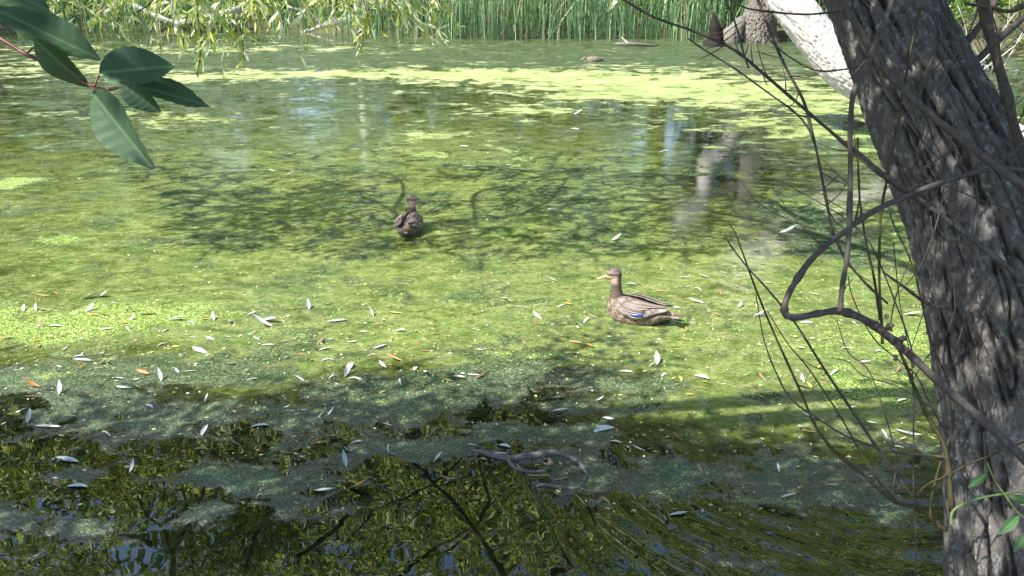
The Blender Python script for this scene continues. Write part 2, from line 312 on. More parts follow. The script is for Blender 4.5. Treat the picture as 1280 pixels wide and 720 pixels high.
for a in (rings(1075, 560, .20, .25, 2.3, .0034), rings(930, 480, .26, .45, 1.9, .0042), rings(1120, 470, .11, .5, 2.4, .0008), rings(790, 398, .15, .3, 1.4, .0035), rings(513, 292, .2, .2, 1.7, .0035), rings(660, 450, .1, .05, .5, .001)):
    wav = mathn(nt, 'ADD', wav, a)
hgt = mathn(nt, 'ADD', wav, mathn(nt, 'MULTIPLY', mathn(nt, 'MULTIPLY', cov, grain), .004))
hgt = mathn(nt, 'ADD', hgt, mathn(nt, 'MULTIPLY', cov, .004)); hgt = mathn(nt, 'ADD', hgt, mathn(nt, 'MULTIPLY', mathn(nt, 'MULTIPLY', mM, fil), .0004))
bump(nt, hgt, 1.0, 1.0, b)
water = mesh_np('water', WV, np.stack([jj, jj + len(wy), jj + len(wy) + 1, jj + 1], 1), mw, smooth=True)
for nme, A in (('scum', scum), ('film', film), ('murk', murk)):
    a = water.data.attributes.new(nme, 'FLOAT', 'POINT'); a.data.foreach_set('value', A.ravel().astype(np.float32))
tag(water, 'green pond water with duckweed mats and submerged weed', kind='structure')

# ------------------------------------------------------------ the big leaning willow on the near bank
wil = empty('willow_tree', (1.75, 2.1, .75), 'big furrowed dark willow trunk leaning in from the right bank beside the camera', 'tree')
def bark_trunk(name, pts, radii, m, parent, sides=260, seg=620, depth=.03, freq=1.0):
    C = smooth_path(pts, seg); C = np.array([tuple(c) for c in C]); T = np.gradient(C, axis=0); T /= np.linalg.norm(T, axis=1, keepdims=True)
    N = np.zeros_like(T); n = np.array(Vector(T[0]).orthogonal().normalized())
    for i in range(len(T)): n = n - T[i] * (n @ T[i]); n /= np.linalg.norm(n); N[i] = n
    B = np.cross(T, N); s = np.concatenate([[0], np.cumsum(np.linalg.norm(np.diff(C, axis=0), axis=1))])
    rr = np.array([interp(radii, i / seg) for i in range(seg + 1)])
    an = np.linspace(0, 2 * math.pi, sides, endpoint=False); ca, sa = np.cos(an), np.sin(an)
    V = np.zeros((seg + 1, sides, 3), np.float32); RG = np.zeros((seg + 1, sides), np.float32)
    for i in range(seg + 1):
        for k in range(sides):
            tw = .35 * s[i]
            a = an[k] + tw; x = math.cos(a) * 4.6 * freq; y = math.sin(a) * 4.6 * freq; z = s[i] * 3.2 * freq
            w = mnoise.noise(Vector((x * .6, y * .6, z * .8))) * .9; w2 = mnoise.noise(Vector((x * 1.5 + 7, y * 1.5, z * 2.2))) * .35
            c1 = abs(mnoise.noise(Vector((x * 1.05 + w + w2, y * 1.05 + w, z * .55 + w2))))
            c2 = abs(mnoise.noise(Vector((x * 2.4 + w2 * 2 + 9, y * 2.4 + w, z * 1.3))))
            c3 = abs(mnoise.noise(Vector((x * 1.3 + 3, y * 1.3, z * 3.6 + w * 2 + 5))))
            f = mnoise.noise(Vector((x * 9, y * 9, z * 7))) * .10 + mnoise.noise(Vector((x * 17, y * 17, z * 13))) * .12
            ridge = min(1, c1 * 4.6) ** .8 * .62 + min(1, c2 * 5) ** .8 * .24 + min(1, c3 * 5) * .14 + f
            ridge = min(1, max(0, ridge)); RG[i, k] = ridge
            lump = mnoise.noise(Vector((x * .35, y * .35, z * .5 + 4))) * .07
            r = rr[i] * (1 + lump) + depth * (ridge - .6)
            V[i, k] = C[i] + (N[i] * ca[k] + B[i] * sa[k]) * r
    I = np.arange(seg)[:, None] * sides; K = np.arange(sides)[None]; K2 = (K + 1) % sides
    Q = np.stack([(I + K), (I + K2), (I + sides + K2), (I + sides + K)], -1).reshape(-1, 4)
    o = mesh_np(name, V, Q, m, parent, smooth=True)
    a = o.data.attributes.new('ridge', 'FLOAT', 'POINT'); a.data.foreach_set('value', RG.ravel())
    return o
TD = 2.65
trunk = bark_trunk('trunk', [(1.72, 2.0, .45), at(1303, 760, 2.62), at(1288, 640, 2.64), at(1275, 520, 2.65), at(1252, 400, 2.66), at(1222, 280, 2.68), at(1182, 180, 2.72), at(1140, 90, 2.8), at(1094, -10, 2.9), at(1040, -110, 3.05), at(980, -210, 3.3)],
                   [.30, .235, .215, .205, .198, .186, .172, .158, .146, .135, .13], M_bark, wil, sides=340, seg=760, depth=.038)
def px_branch(name, pts, w0, w1, m, parent, dep, sides=7, knob=.12):
    P = []; n = len(pts)
    for i, p in enumerate(pts):
        d = dep if not isinstance(dep, (tuple, list)) else dep[0] + (dep[1] - dep[0]) * i / (n - 1)
        P.append(at(p[0], p[1], d + random.uniform(-.006, .006)))
    d0 = dep if not isinstance(dep, (tuple, list)) else dep[0]; d1 = dep if not isinstance(dep, (tuple, list)) else dep[1]
    return branch(name, P, [w0 * .44 * d0 / F, w1 * .44 * d1 / F], m, parent, sides, max(8, n * 4), knob)
# grey branches that loop in front of the trunk
px_branch('branch', [(1040, -20), (1065, 22), (1093, 70), (1130, 112), (1167, 147), (1200, 172), (1230, 197), (1290, 240)], 10, 11, M_twig, wil, (2.25, 2.15), 9)
px_branch('branch', [(1120, -20), (1110, 15), (1087, 72), (1068, 112), (1063, 160), (1063, 230), (1060, 310), (1053, 358), (1050, 390)], 8, 7, M_twig, wil, (2.2, 2.1), 9)
px_branch('branch', [(1300, 592), (1245, 540), (1190, 492), (1150, 455), (1120, 428), (1085, 402), (1050, 389), (1018, 393), (992, 397), (981, 391), (983, 374), (998, 346), (1020, 318), (1048, 295), (1085, 268), (1130, 246), (1175, 229), (1225, 214), (1262, 211), (1290, 215)], 13, 6, M_twig, wil, (2.2, 2.25), 9)
px_branch('branch', [(1060, 180), (1110, 222), (1150, 250), (1195, 283), (1230, 310), (1285, 355)], 5, 9, M_twig, wil, (2.3, 2.25))
px_branch('branch', [(775, -3), (816, 21), (867, 39), (910, 58), (932, 73), (967, 103), (1010, 140), (1053, 177), (1090, 210), (1135, 243), (1170, 262)], 3, 6, M_dark, wil, (2.6, 2.4))
px_branch('branch', [(944, -10), (960, 33), (980, 80), (1003, 123), (1013, 157), (1023, 200), (1035, 262), (1041, 290), (1056, 322), (1080, 352), (1110, 380)], 4.5, 3.5, M_dark, wil, (2.5, 2.35))
px_branch('branch', [(860, 48), (880, 62), (920, 87), (963, 118), (993, 140), (1010, 160), (1020, 185)], 2, 3, M_dark, wil, 2.45)
px_branch('branch', [(905, -5), (930, 9), (957, 14), (1007, 18), (1050, 14), (1070, 12)], 2.6, 3.4, M_dark, wil, (2.4, 2.5))
px_branch('branch', [(955, 40), (966, 54), (990, 73), (1020, 88), (1053, 87), (1087, 80), (1100, 72)], 2, 3, M_dark, wil, 2.35)
px_branch('branch', [(1150, 10), (1147, 20), (1135, 83), (1127, 123), (1117, 180), (1108, 228), (1101, 270), (1099, 342), (1102, 404), (1103, 430)], 3, 4, M_olive, wil, (2.3, 2.3))
px_branch('branch', [(1072, 172), (1074, 240), (1082, 300), (1093, 350), (1100, 400)], 2.5, 3.5, M_olive, wil, 2.35)
px_branch('branch', [(904, -5), (915, 18), (924, 45), (930, 68), (936, 85)], 2.5, 3, M_dark, wil, 2.4)
px_branch('branch', [(1197, 66), (1215, 45), (1232, 22), (1250, -8)], 10, 8, M_dark, wil, (2.7, 2.75))
px_branch('branch', [(1204, 90), (1225, 72), (1250, 48), (1290, 12)], 11, 9, M_dark, wil, (2.7, 2.8))
px_branch('branch', [(1224, -10), (1234, 30), (1244, 66), (1256, 110), (1270, 165), (1285, 215), (1300, 290)], 13, 15, M_dark, wil, (2.5, 2.45), 9)
px_branch('branch', [(1180, -5), (1196, 40), (1215, 90), (1236, 130), (1250, 160)], 3.5, 5, M_dark, wil, (2.55, 2.5))
px_branch('branch', [(1290, 4), (1262, 14), (1240, 10), (1205, 4)], 6, 4, M_dark, wil, 2.45)
px_branch('branch', [(1232, -8), (1246, 40), (1253, 95), (1262, 150)], 2.5, 3, M_dark, wil, 2.38)
px_branch('branch', [(1172, -6), (1185, 22), (1196, 40)], 3, 3, M_olive, wil, 2.4)
px_branch('branch', [(1138, 480), (1160, 445), (1182, 420), (1210, 330), (1222, 250), (1212, 190)], 2, 2.5, M_dark, wil, 2.28)
px_branch('branch', [(1185, 385), (1160, 380), (1135, 362), (1118, 350), (1104, 340)], 6, 3, M_dark, wil, (2.45, 2.4))
px_branch('branch', [(1120, 128), (1150, 165), (1172, 185), (1178, 215), (1160, 262), (1148, 262)], 2, 1.5, M_twig, wil, 2.3)
px_branch('branch', [(1145, 225), (1180, 232), (1225, 250), (1260, 262), (1290, 285)], 1.6, 2, M_dark, wil, 2.3)
def side_twigs(base_pts, n, dep, lo=18, hi=60, m=M_dark, parent=wil):
    C = smooth_path([Vector((p[0], p[1], 0)) for p in base_pts], 40)
    for _ in range(n):
        k = random.randint(2, 38); c = C[k]; t = (C[k + 1] - C[k - 1]).normalized(); a = random.choice((-1, 1)) * random.uniform(.5, 1.2)
        d = Matrix.Rotation(a, 3, 'Z') @ t * (1 if random.random() < .3 else -1); L = random.uniform(lo, hi)
        px_branch('twig', [(c.x, c.y), (c.x + d.x * L * .5 + random.uniform(-3, 3), c.y + d.y * L * .5 + random.uniform(-3, 3)), (c.x + d.x * L, c.y + d.y * L - 4)], 2, .9, m, parent, dep, 5)
side_twigs([(867, 39), (932, 73), (1010, 140), (1090, 210)], 12, 2.45)
side_twigs([(960, 33), (1003, 123), (1023, 200), (1041, 290)], 8, 2.42)
side_twigs([(1063, 160), (1062, 300), (1050, 390)], 3, 2.14)
side_twigs([(1093, 70), (1167, 147), (1230, 197)], 4, 2.2, 15, 40)
for _ in range(34):
    x0 = random.uniform(1040, 1290); y0 = random.uniform(-10, 420) ; x0 += y0 * .25 * random.random(); a = random.uniform(-2.1, -.7) + random.choice((0, 0, 3.14)); L_ = random.uniform(60, 190); b1 = random.uniform(-.4, .4)
    p = [(x0, y0)]
    for k in range(4): a += random.gauss(b1 * .3, .15); p.append((p[-1][0] + math.cos(a) * L_ / 4, p[-1][1] + math.sin(a) * L_ / 4))
    px_branch('twig', p, random.uniform(1.8, 3.4), 1, random.choice((M_dark, M_dark, M_olive, M_twig)), wil, random.uniform(2.2, 2.42), 5)
# dark knobbly cone-like galls on the lower branch
gl = bmesh.new()
for (px, py, r) in ((1112, 408, 9), (1103, 413, 7), (1128, 424, 8), (1122, 432, 7), (1134, 440, 7), (1120, 447, 6), (1096, 406, 5), (1108, 396, 5)):
    mtx = Matrix.Translation(at(px, py, 2.16 + random.uniform(-.01, .01))) @ Matrix.Diagonal((1, 1, 1.25, 1))
    r_ = bmesh.ops.create_icosphere(gl, subdivisions=3, radius=r * .5 * 2.16 / F, matrix=mtx)
    for v in r_['verts']: v.co += Vector((mnoise.noise(v.co * 160), mnoise.noise(v.co * 160 + Vector((5, 0, 0))), mnoise.noise(v.co * 160 + Vector((0, 7, 0))))) * .006
me = bpy.data.meshes.new('gall_cluster'); gl.to_mesh(me); gl.free(); me.materials.append(M_dark); link('gall_cluster', me, wil)

# limbs of the same willow that reach out over the pond, above the frame: their leaves shade and are mirrored in the water
def willow_twigs(starts, n_leaf, L, W, tw_len, out_r=.25):
    P = []; D = []; g = Geo()
    for s0, d0 in starts:
        p = Vector(s0); d = Vector(d0).normalized(); ln = tw_len * random.uniform(.6, 1.3); k = 7; pts = [p.copy()]
        for i in range(k):
            d = (d + Vector((random.gauss(0, .16), random.gauss(0, .16), -.16))).normalized(); p = p + d * ln / k; pts.append(p.copy())
        g.tube(pts, [.007, .003], 7, 4, 0)
        for i in range(n_leaf):
            t = random.uniform(.1, 1) * k; a = int(min(t, k - 1e-3)); q = pts[a].lerp(pts[a + 1], t - a)
            side = Vector((random.gauss(0, 1), random.gauss(0, 1), random.gauss(-.5, .6))).normalized()
            P.append(tuple(q)); D.append(tuple((pts[a + 1] - pts[a]).normalized() * .8 + side * .8))
    n = len(P); V, Q = leaf_cloud(np.array(P), np.array(D), L * rng.uniform(.6, 1.25, n), W * rng.uniform(.7, 1.3, n)); return g, V, Q
def LYf(py): return 9.7 - (min(max(py, 430), 800) - 560) * .0135
limb_px = [[(905, 745), (860, 700), (800, 655), (745, 618), (700, 596), (650, 578), (590, 563), (560, 570), (530, 590)], [(745, 618), (735, 600), (700, 585)], [(1010, 700), (950, 690), (900, 670), (880, 640)],  # limbs drawn where their mirror images lie
    [(760, 640), (720, 600), (660, 592), (600, 568), (560, 590), (520, 615), (470, 640), (430, 680)],
    [(640, 570), (560, 572), (530, 560)], [(600, 568), (606, 620), (600, 650), (560, 690), (520, 700)],
    [(700, 720), (690, 670), (672, 640), (672, 610)], [(215, 740), (215, 690), (200, 660), (180, 640), (172, 620)], [(215, 690), (245, 640), (258, 590), (240, 545)],
    [(190, 680), (150, 670), (130, 668)], [(370, 700), (420, 660), (450, 620), (470, 590)], [(830, 700), (820, 660), (790, 700)], [(300, 580), (360, 575), (390, 545), (385, 525)],
    [(330, 560), (360, 578)], [(380, 620), (330, 650), (310, 700), (300, 740)], [(60, 700), (20, 660), (-30, 640)], [(500, 720), (540, 690), (600, 650)]]
root = at(980, -210, 3.3)
for i, lp in enumerate(limb_px):
    P = [mirrored(x, y, LYf(y) + .08 * math.sin(i * 2.3 + k)) for k, (x, y) in enumerate(lp)]
    if i == 0: P = [root, (root + P[0]) / 2 + Vector((.3, 0, .9))] + P
    r0 = .085 if i == 0 else .05 if i < 3 else .024 + .012 * random.random()
    branch('overhanging_limb', P, [r0, r0 * .8, .07, .06, .05, .04, .02] if i == 0 else [r0, r0 * .6, .009], M_pale if i < 3 else M_dark, wil, 7)
starts = []
for _ in range(3000):
    px = random.uniform(-80, 1160); py = random.uniform(450, 800)
    if py < 545 and random.random() < .75: continue
    if px < 360 and py < 650 and random.random() < .45: continue
    if mnoise.noise(Vector((px / 60, py / 45, 2.2))) < -.5: continue
    s = mirrored(px, py, LYf(py) + random.uniform(-.12, .12)); s.z += random.uniform(.02, .32)
    if math.hypot((s.x + 3.35) * .75, s.y - 8.3) < .85: continue
    starts.append((s, (random.uniform(-1, .5), random.uniform(-.8, .8), random.uniform(-.1, .4))))
g, V, Q = willow_twigs(starts, 24, .10, .021, .34)
V = V.reshape(-1, 4, 3); keep = V[:, :, 2].min(1) > 2.42; V = V[keep]; Q = np.arange(len(V) * 4, dtype=np.int32).reshape(-1, 4)
tag(g.build('overhanging_twigs', M_dark, wil), kind='stuff')
tag(mesh_np('overhanging_foliage', V.reshape(-1, 3), Q, M_willow, wil), kind='stuff')
# the unseen crown over the camera, its clusters placed to shade near water and trunk
cen = [(random.uniform(-2.4, 1.0), random.uniform(.7, 2.6), random.uniform(3.7, 4.7)) for _ in range(30)]; rad = [.48] * 30
for _ in range(135):
    x = random.uniform(-9.5, 2.2); y = random.uniform(-.7, 3.75 + .25 * math.sin(x * 1.7)); z = random.uniform(3.45, 4.9)
    if y > 3.1 and z > 4.4: continue
    if x > 1.2 and random.random() < .35: continue
    if math.hypot(x + 1.95, y - .45) < .95 and random.random() < .85: continue
    cen.append((x, y, z)); rad.append(random.uniform(.4, .75))
crown('crown', cen, rad, 30000, .15, .05, M_shade, wil, flat=.6)
for a_, b_ in (((980, -210, 3.3), (-3.2, 3.0, 4.6)), ((980, -210, 3.3), (-1.2, .6, 4.9)), ((980, -210, 3.3), (-6.5, 2.0, 4.4))):
    A = at(*a_); B_ = Vector(b_); branch('crown_limb', [A, A.lerp(B_, .4) + Vector((0, 0, .6)), B_, B_ + Vector((-1.5, .3, -.2))], [.09, .07, .045, .02], M_bark if False else M_dark, wil, 8)

# ------------------------------------------------------------ thin shoots at the foot of the trunk
sh = empty('willow_shoots', tuple(at(1178, 665, 2.35)), 'thin bare dark willow shoots fanning up and left from the foot of the big trunk', 'shrub')
S = [([(1185, 662), (1174, 657), (1153, 637), (1117, 626), (1080, 594), (1044, 565), (1019, 532), (1001, 490), (969, 420), (945, 362), (921, 296), (912, 280)], 7, 1.8, M_olive),
     ([(1150, 634), (1130, 606), (1102, 568), (1073, 525), (1044, 482), (1020, 445), (994, 404), (960, 362), (935, 335), (912, 305), (905, 289)], 5, 1.6, M_dark),
     ([(1186, 572), (1150, 568), (1117, 565), (1062, 547), (1019, 521), (990, 500), (972, 470), (955, 425), (945, 369)], 4, 1.5, M_dark),
     ([(1190, 640), (1186, 590), (1180, 556), (1160, 521), (1142, 482), (1134, 460), (1118, 425)], 8, 4, M_olive),
     ([(1120, 626), (1090, 590), (1050, 520), (1010, 460), (985, 430), (960, 390)], 3, 1.3, M_olive),
     ([(1144, 720), (1145, 670), (1142, 622), (1142, 540), (1140, 460), (1125, 380), (1117, 303)], 2.2, 1.3, M_dark),
     ([(1130, 600), (1118, 560), (1104, 510), (1085, 462), (1060, 440), (1046, 400)], 2, 1.2, M_twig),
     ([(1163, 650), (1164, 625), (1172, 590), (1182, 560), (1192, 530), (1186, 480), (1165, 430), (1150, 370), (1140, 330), (1112, 268)], 3.5, 1.5, M_olive),
     ([(1142, 622), (1160, 605), (1180, 596), (1215, 578), (1250, 565), (1290, 548)], 2.5, 2, M_olive),
     ([(1180, 520), (1150, 500), (1120, 482), (1080, 470), (1060, 452), (1040, 448)], 2, 1.2, M_dark),
     ([(1184, 545), (1160, 500), (1146, 470), (1120, 448), (1090, 420), (1066, 372), (1060, 345)], 2.5, 1.3, M_dark),
     ([(1142, 460), (1138, 430), (1120, 380), (1100, 330), (1085, 300), (1065, 280), (1040, 262), (985, 232)], 2.5, 1.2, M_twig),
     ([(1020, 287), (990, 276), (960, 262), (940, 246), (925, 225)], 2, 1, M_dark), ([(1030, 310), (1003, 284), (985, 262), (964, 232)], 1.8, 1, M_dark),
     ([(1175, 470), (1168, 430), (1175, 395), (1150, 340), (1120, 290), (1112, 262)], 2, 1, M_dark), ([(1112, 410), (1120, 370), (1135, 330), (1142, 310)], 2, 1, M_dark)]
for i, (pts, w0, w1, m) in enumerate(S): px_branch('stem', pts, w0, w1, m, sh, 2.33 - .012 * (i % 5), 6)
side_twigs([(1142, 622), (1102, 568), (1044, 482), (994, 404)], 6, 2.3, 12, 34, M_dark, sh)
side_twigs([(1117, 626), (1044, 565), (969, 420)], 5, 2.33, 12, 30, M_olive, sh)

def leaf_mesh(name, L, W, m, curl=.15, fold=.2, n=9, veins=0, wav=.0, shape=1.0):
    V = []; Q = []
    k = 4 if veins == 0 else 8
    for i in range(n + 1):
        t = i / n; w = W / 2 * math.sin(math.pi * t ** shape) ** .85 if 0 < t < 1 else W * .006
        for j in range(k + 1):
            u = j / k * 2 - 1
            z = curl * L * (t * t) * -.5 + abs(u) * w * fold + (math.sin((t * veins + abs(u) * 1.1) * 2 * math.pi) * .010 * L * min(1, abs(u) * 2) * (1 - abs(u) * .3) if veins else 0) + wav * L * math.sin(t * 9 + u * 2) * abs(u)
            V.append((t * L, u * w, z))
    for i in range(n):
        for j in range(k): a = i * (k + 1) + j; Q.append((a, a + k + 1, a + k + 2, a + 1))
    me = bpy.data.meshes.new(name); me.from_pydata(V, [], Q); me.materials.append(m)
    for p in me.polygons: p.use_smooth = True
    return me
def orient(o, base, tip, face, roll=0):
    x = (tip - base).normalized(); z = (face - x * face.dot(x)).normalized(); y = z.cross(x)
    o.matrix_world = Matrix.Translation(base) @ Matrix((x, y, z)).transposed().to_4x4() @ Matrix.Rotation(roll, 4, 'X')

def foliage_material(name, dark, light, under=None):
    m, nt, b = mat(name)
    tc = nt.nodes.new('ShaderNodeTexCoord'); n1 = noise(nt, tc.outputs['Object'], 60, 5, .6); n2 = noise(nt, tc.outputs['Object'], 9, 3, .5)
    c = mixc(nt, ramp(nt, n2, [(.35, (0, 0, 0)), (.7, (1, 1, 1))]), dark, light)
    sp = nt.nodes.new('ShaderNodeSeparateXYZ'); nt.links.new(tc.outputs['Object'], sp.inputs[0])
    rib = ramp(nt, mathn(nt, 'ABSOLUTE', sp.outputs[1]), [(.0006, (1, 1, 1)), (.0014, (0, 0, 0))])
    c = mixc(nt, rib, c, tuple(min(1, v * 1.2 + .005) for v in light))
    spot = ramp(nt, noise(nt, tc.outputs['Object'], 45, 6, .7), [(.66, (0, 0, 0)), (.72, (1, 1, 1))]); c = mixc(nt, mathn(nt, 'MULTIPLY', spot, .6), c, (.08, .035, .03))
    nt.links.new(c, b.inputs['Base Color']); b.inputs['Roughness'].default_value = .38; b.inputs['Specular IOR Level'].default_value = .5
    bump(nt, n1, .25, .002, b)
    t = nt.nodes.new('ShaderNodeBsdfTranslucent'); nt.links.new(mixc(nt, 1.0, c, (1.2, 1.5, .4), 'MULTIPLY'), t.inputs[0])
    mx = nt.nodes.new('ShaderNodeMixShader'); mx.inputs[0].default_value = .25
    nt.links.new(b.outputs[0], mx.inputs[1]); nt.links.new(t.outputs[0], mx.inputs[2]); nt.links.new(mx.outputs[0], nt.nodes['Material Output'].inputs[0])
    return m
M_dog = foliage_material('dark_oval_leaf', (.035, .078, .04), (.09, .155, .075))
M_vine = foliage_material('vine_leaf', (.04, .10, .03), (.08, .17, .05))
m_, nt, b = mat('red_twig'); nt.links.new(ramp(nt, noise(nt, pos(nt), 80, 4), [(.3, (.07, .02, .02)), (.7, (.18, .06, .05))]), b.inputs['Base Color']); b.inputs['Roughness'].default_value = .5; M_red = m_

# ------------------------------------------------------------ dark oval leaves hanging in at the top left
dg = empty('leafy_branch', tuple(at(-10, 42, 1.3)), 'red-brown twig with large dark oval leaves hanging in at the top left corner', 'branch')
px_branch('twig', [(-30, 32), (0, 48), (33, 68), (62, 81), (90, 96), (118, 108), (135, 112), (152, 109)], 6, 3, M_red, dg, (1.32, 1.3), 8)
px_branch('twig', [(-30, 28), (-5, 33), (15, 37), (28, 38)], 3, 2.5, M_dark, dg, 1.36); px_branch('twig', [(33, 68), (42, 60), (52, 66)], 3, 2, M_red, dg, 1.31)
px_branch('twig', [(118, 108), (122, 98), (127, 90)], 3, 2, M_red, dg, 1.29); px_branch('twig', [(112, 106), (116, 112), (124, 118)], 3, 2, M_red, dg, 1.29)
for (b0, t0, w, dz, face, roll, curl, sh_) in (
        ((-2, 14), (128, 74), 48, (1.28, 1.33), (0, -.75, .65), -.3, .05, .8), ((42, 47), (108, 114), 34, (1.26, 1.31), (.3, -.8, .5), .9, .25, .9),
        ((124, 92), (219, 80), 50, (1.27, 1.31), (.1, -.7, .75), .1, .12, .75), ((154, 103), (264, 130), 40, (1.29, 1.36), (0, -.6, .8), -.1, .1, .85),
        ((148, 102), (200, 141), 25, (1.26, 1.28), (.3, -.8, .4), .5, .15, .85), ((116, 116), (188, 211), 50, (1.27, 1.24), (-.35, -.9, .2), .1, .08, .72),
        ((-20, -22), (62, 12), 46, (1.33, 1.35), (0, -.6, .8), 0, .1, .85)):
    B0 = at(*b0, dz[0]); T0 = at(*t0, dz[1]); L = (T0 - B0).length
    me = leaf_mesh('leaf', L, w * 1.3 / F * 1.2, M_dog, curl, .28, 28, 8, .015, sh_); o = link('leaf', me); orient(o, B0, T0, Vector(face), roll)
    mw_ = o.matrix_world.copy(); o.parent = dg; o.matrix_parent_inverse = Matrix.Translation(-dg.location)
dl = empty('withered_leaf_tip', tuple(at(-12, 108, 1.3)), 'small round brown withered leaf poking in at the left edge below the twig', 'leaf')
o = link('blade', leaf_mesh('blade', .022, .017, M_dark, .3, .3, 8, 0)); orient(o, at(-13, 106, 1.3), at(5, 112, 1.3), Vector((0, -1, .3))); o.parent = dl; o.matrix_parent_inverse = Matrix.Translation(-dl.location)
px_branch('stalk', [(-30, 100), (-12, 106)], 2, 2, M_red, dl, 1.3)

vn = empty('green_vine', tuple(at(1189, 655, 2.1)), 'slender green vine with two small leaves in front of the trunk at the bottom right', 'vine')
m_, nt, b = mat('green_stem'); b.inputs['Base Color'].default_value = (.13, .2, .06, 1); b.inputs['Roughness'].default_value = .5; M_gs = m_
px_branch('stem', [(1189, 656), (1189, 645), (1194, 636), (1214, 626), (1243, 619), (1290, 613)], 4, 3, M_gs, vn, 2.08)
px_branch('stem', [(1234, 578), (1243, 600), (1257, 620), (1272, 640), (1290, 655)], 2.4, 2, M_gs, vn, 2.06)
for b0, t0, w in (((1234, 592), (1211, 609), 10), ((1274, 644), (1250, 668), 13), ((1262, 620), (1285, 628), 11), ((1283, 668), (1268, 690), 10)):
    B0 = at(*b0, 2.06); T0 = at(*t0, 2.05); o = link('leaf', leaf_mesh('leaf', (T0 - B0).length, w * 2.06 / F, M_vine, .2, .3, 12, 0)); orient(o, B0, T0, Vector((-.2, -.8, .6)))
    o.parent = vn; o.matrix_parent_inverse = Matrix.Translation(-vn.location)

# ------------------------------------------------------------ sunlit willow sprays hanging in at the top
spray_mesh = [leaf_mesh('leaf', 1, .2, M_spray, c, .25, 6) for c in (.0, .25, .5)]
hb = wil
n_sp = 0
SPR = [([(70, -40), (60, -5), (50, 10)], 8), ([(240, -40), (190, -14), (140, 4), (108, 30)], 20), ([(250, -30), (246, 15), (252, 50), (246, 95)], 26), ([(290, -40), (262, -10), (235, 20), (228, 62)], 22),
       ([(330, -40), (290, -12), (265, 18), (262, 62)], 22), ([(340, -40), (318, -8), (300, 20), (304, 60), (305, 75)], 20), ([(300, -40), (330, -20), (345, 8), (352, 36)], 14), ([(430, -40), (415, -12), (388, 5), (370, 32)], 14),
       ([(250, -30), (270, -5), (300, 2), (340, 5)], 14), ([(430, -30), (452, 0), (458, 25), (445, 62)], 20), ([(440, -40), (480, -10), (512, 22), (545, 52)], 18), ([(500, -40), (505, -5), (520, 22), (535, 34)], 10),
       ([(210, -40), (200, -10), (180, 10), (160, 18)], 12), ([(800, -40), (780, -15), (770, 2)], 4), ([(360, -40), (372, -12), (392, 10)], 10), ([(230, -40), (215, 0), (222, 30), (226, 52)], 14), ([(150, -40), (135, -5), (122, 18)], 10), ([(190, -40), (240, -5), (278, 12), (290, 40)], 14)]
for pts, nl in SPR:
    dep = random.uniform(7.6, 8.8); tw, C = px_branch('hanging_twig', pts, 3.2, 1.2, M_olive if random.random() < .4 else M_pale, hb, dep, 5)
    for k in range(nl):
        t = random.uniform(.25, 1); i = min(int(t * (len(C) - 1)), len(C) - 2); c = C[i]
        d = ((C[i + 1] - C[i]).normalized() * .6 + Vector((random.gauss(0, .6), random.gauss(0, .6), random.gauss(-.55, .35)))).normalized()
        o = bpy.data.objects.new('leaf', random.choice(spray_mesh)); COL.objects.link(o); L = random.uniform(.11, .19)
        q = d.to_track_quat('X', 'Z').to_matrix().to_4x4(); o.parent = tw
        o.matrix_parent_inverse = Matrix.Identity(4)
        o.matrix_basis = Matrix.Translation(c) @ q @ Matrix.Rotation(random.uniform(0, 6.28), 4, 'X') @ Matrix.Scale(L, 4); n_sp += 1
hl = [at(330, -48, 8.1), at(430, -46, 8.1), Vector((-.6, 8.3, 3.2)), Vector((.5, 6.6, 3.9)), Vector((.9, 4.8, 4.0)), at(980, -210, 3.3)]
branch('limb', hl, [.010, .016, .028, .045, .06, .08], M_dark, hb); branch('limb', [at(330, -48, 8.1), at(230, -50, 8.0)], [.012, .010], M_dark, hb)
branch('limb', [at(230, -50, 8.0), at(140, -46, 8.1), at(60, -42, 8.2)], [.012, .010, .006], M_dark, hb); branch('limb', [at(440, -45, 8.1), at(500, -44, 8.1)], [.012, .008], M_dark, hb)
# the small leaves of the same sprays, too many to pick apart
PP = []; DD = []
for _ in range(150):
    px = random.choice((random.uniform(60, 350), random.uniform(100, 340), random.uniform(380, 560))); py0 = -45; ln_ = max(10, random.gauss(62, 22)) + (22 if 210 < px < 310 else 0); dep = random.uniform(7.7, 8.7); dx = random.gauss(0, 30)
    P_ = [at(px, py0, dep), at(px + dx * .5, py0 + ln_ * .5, dep), at(px + dx, py0 + ln_, dep)]; g_ = Geo(); C = g_.tube(P_, [.004, .002], 8, 4, 0); tag(g_.build('fine_twig', M_olive, hb), kind='stuff') if _ < 60 else None
    for q in range(random.randint(10, 17)):
        t = random.uniform(.15, 1) * 8; i = min(int(t), 7); PP.append(tuple(C[i].lerp(C[i + 1], t - i))); DD.append((random.gauss(0, .6), random.gauss(0, .5), random.gauss(-.7, .4)))
n_ = len(PP); V, Q = leaf_cloud(np.array(PP), np.array(DD), rng.uniform(.08, .15, n_), rng.uniform(.016, .028, n_)); tag(mesh_np('small_leaves', V, Q, M_spray2, hb), kind='stuff')

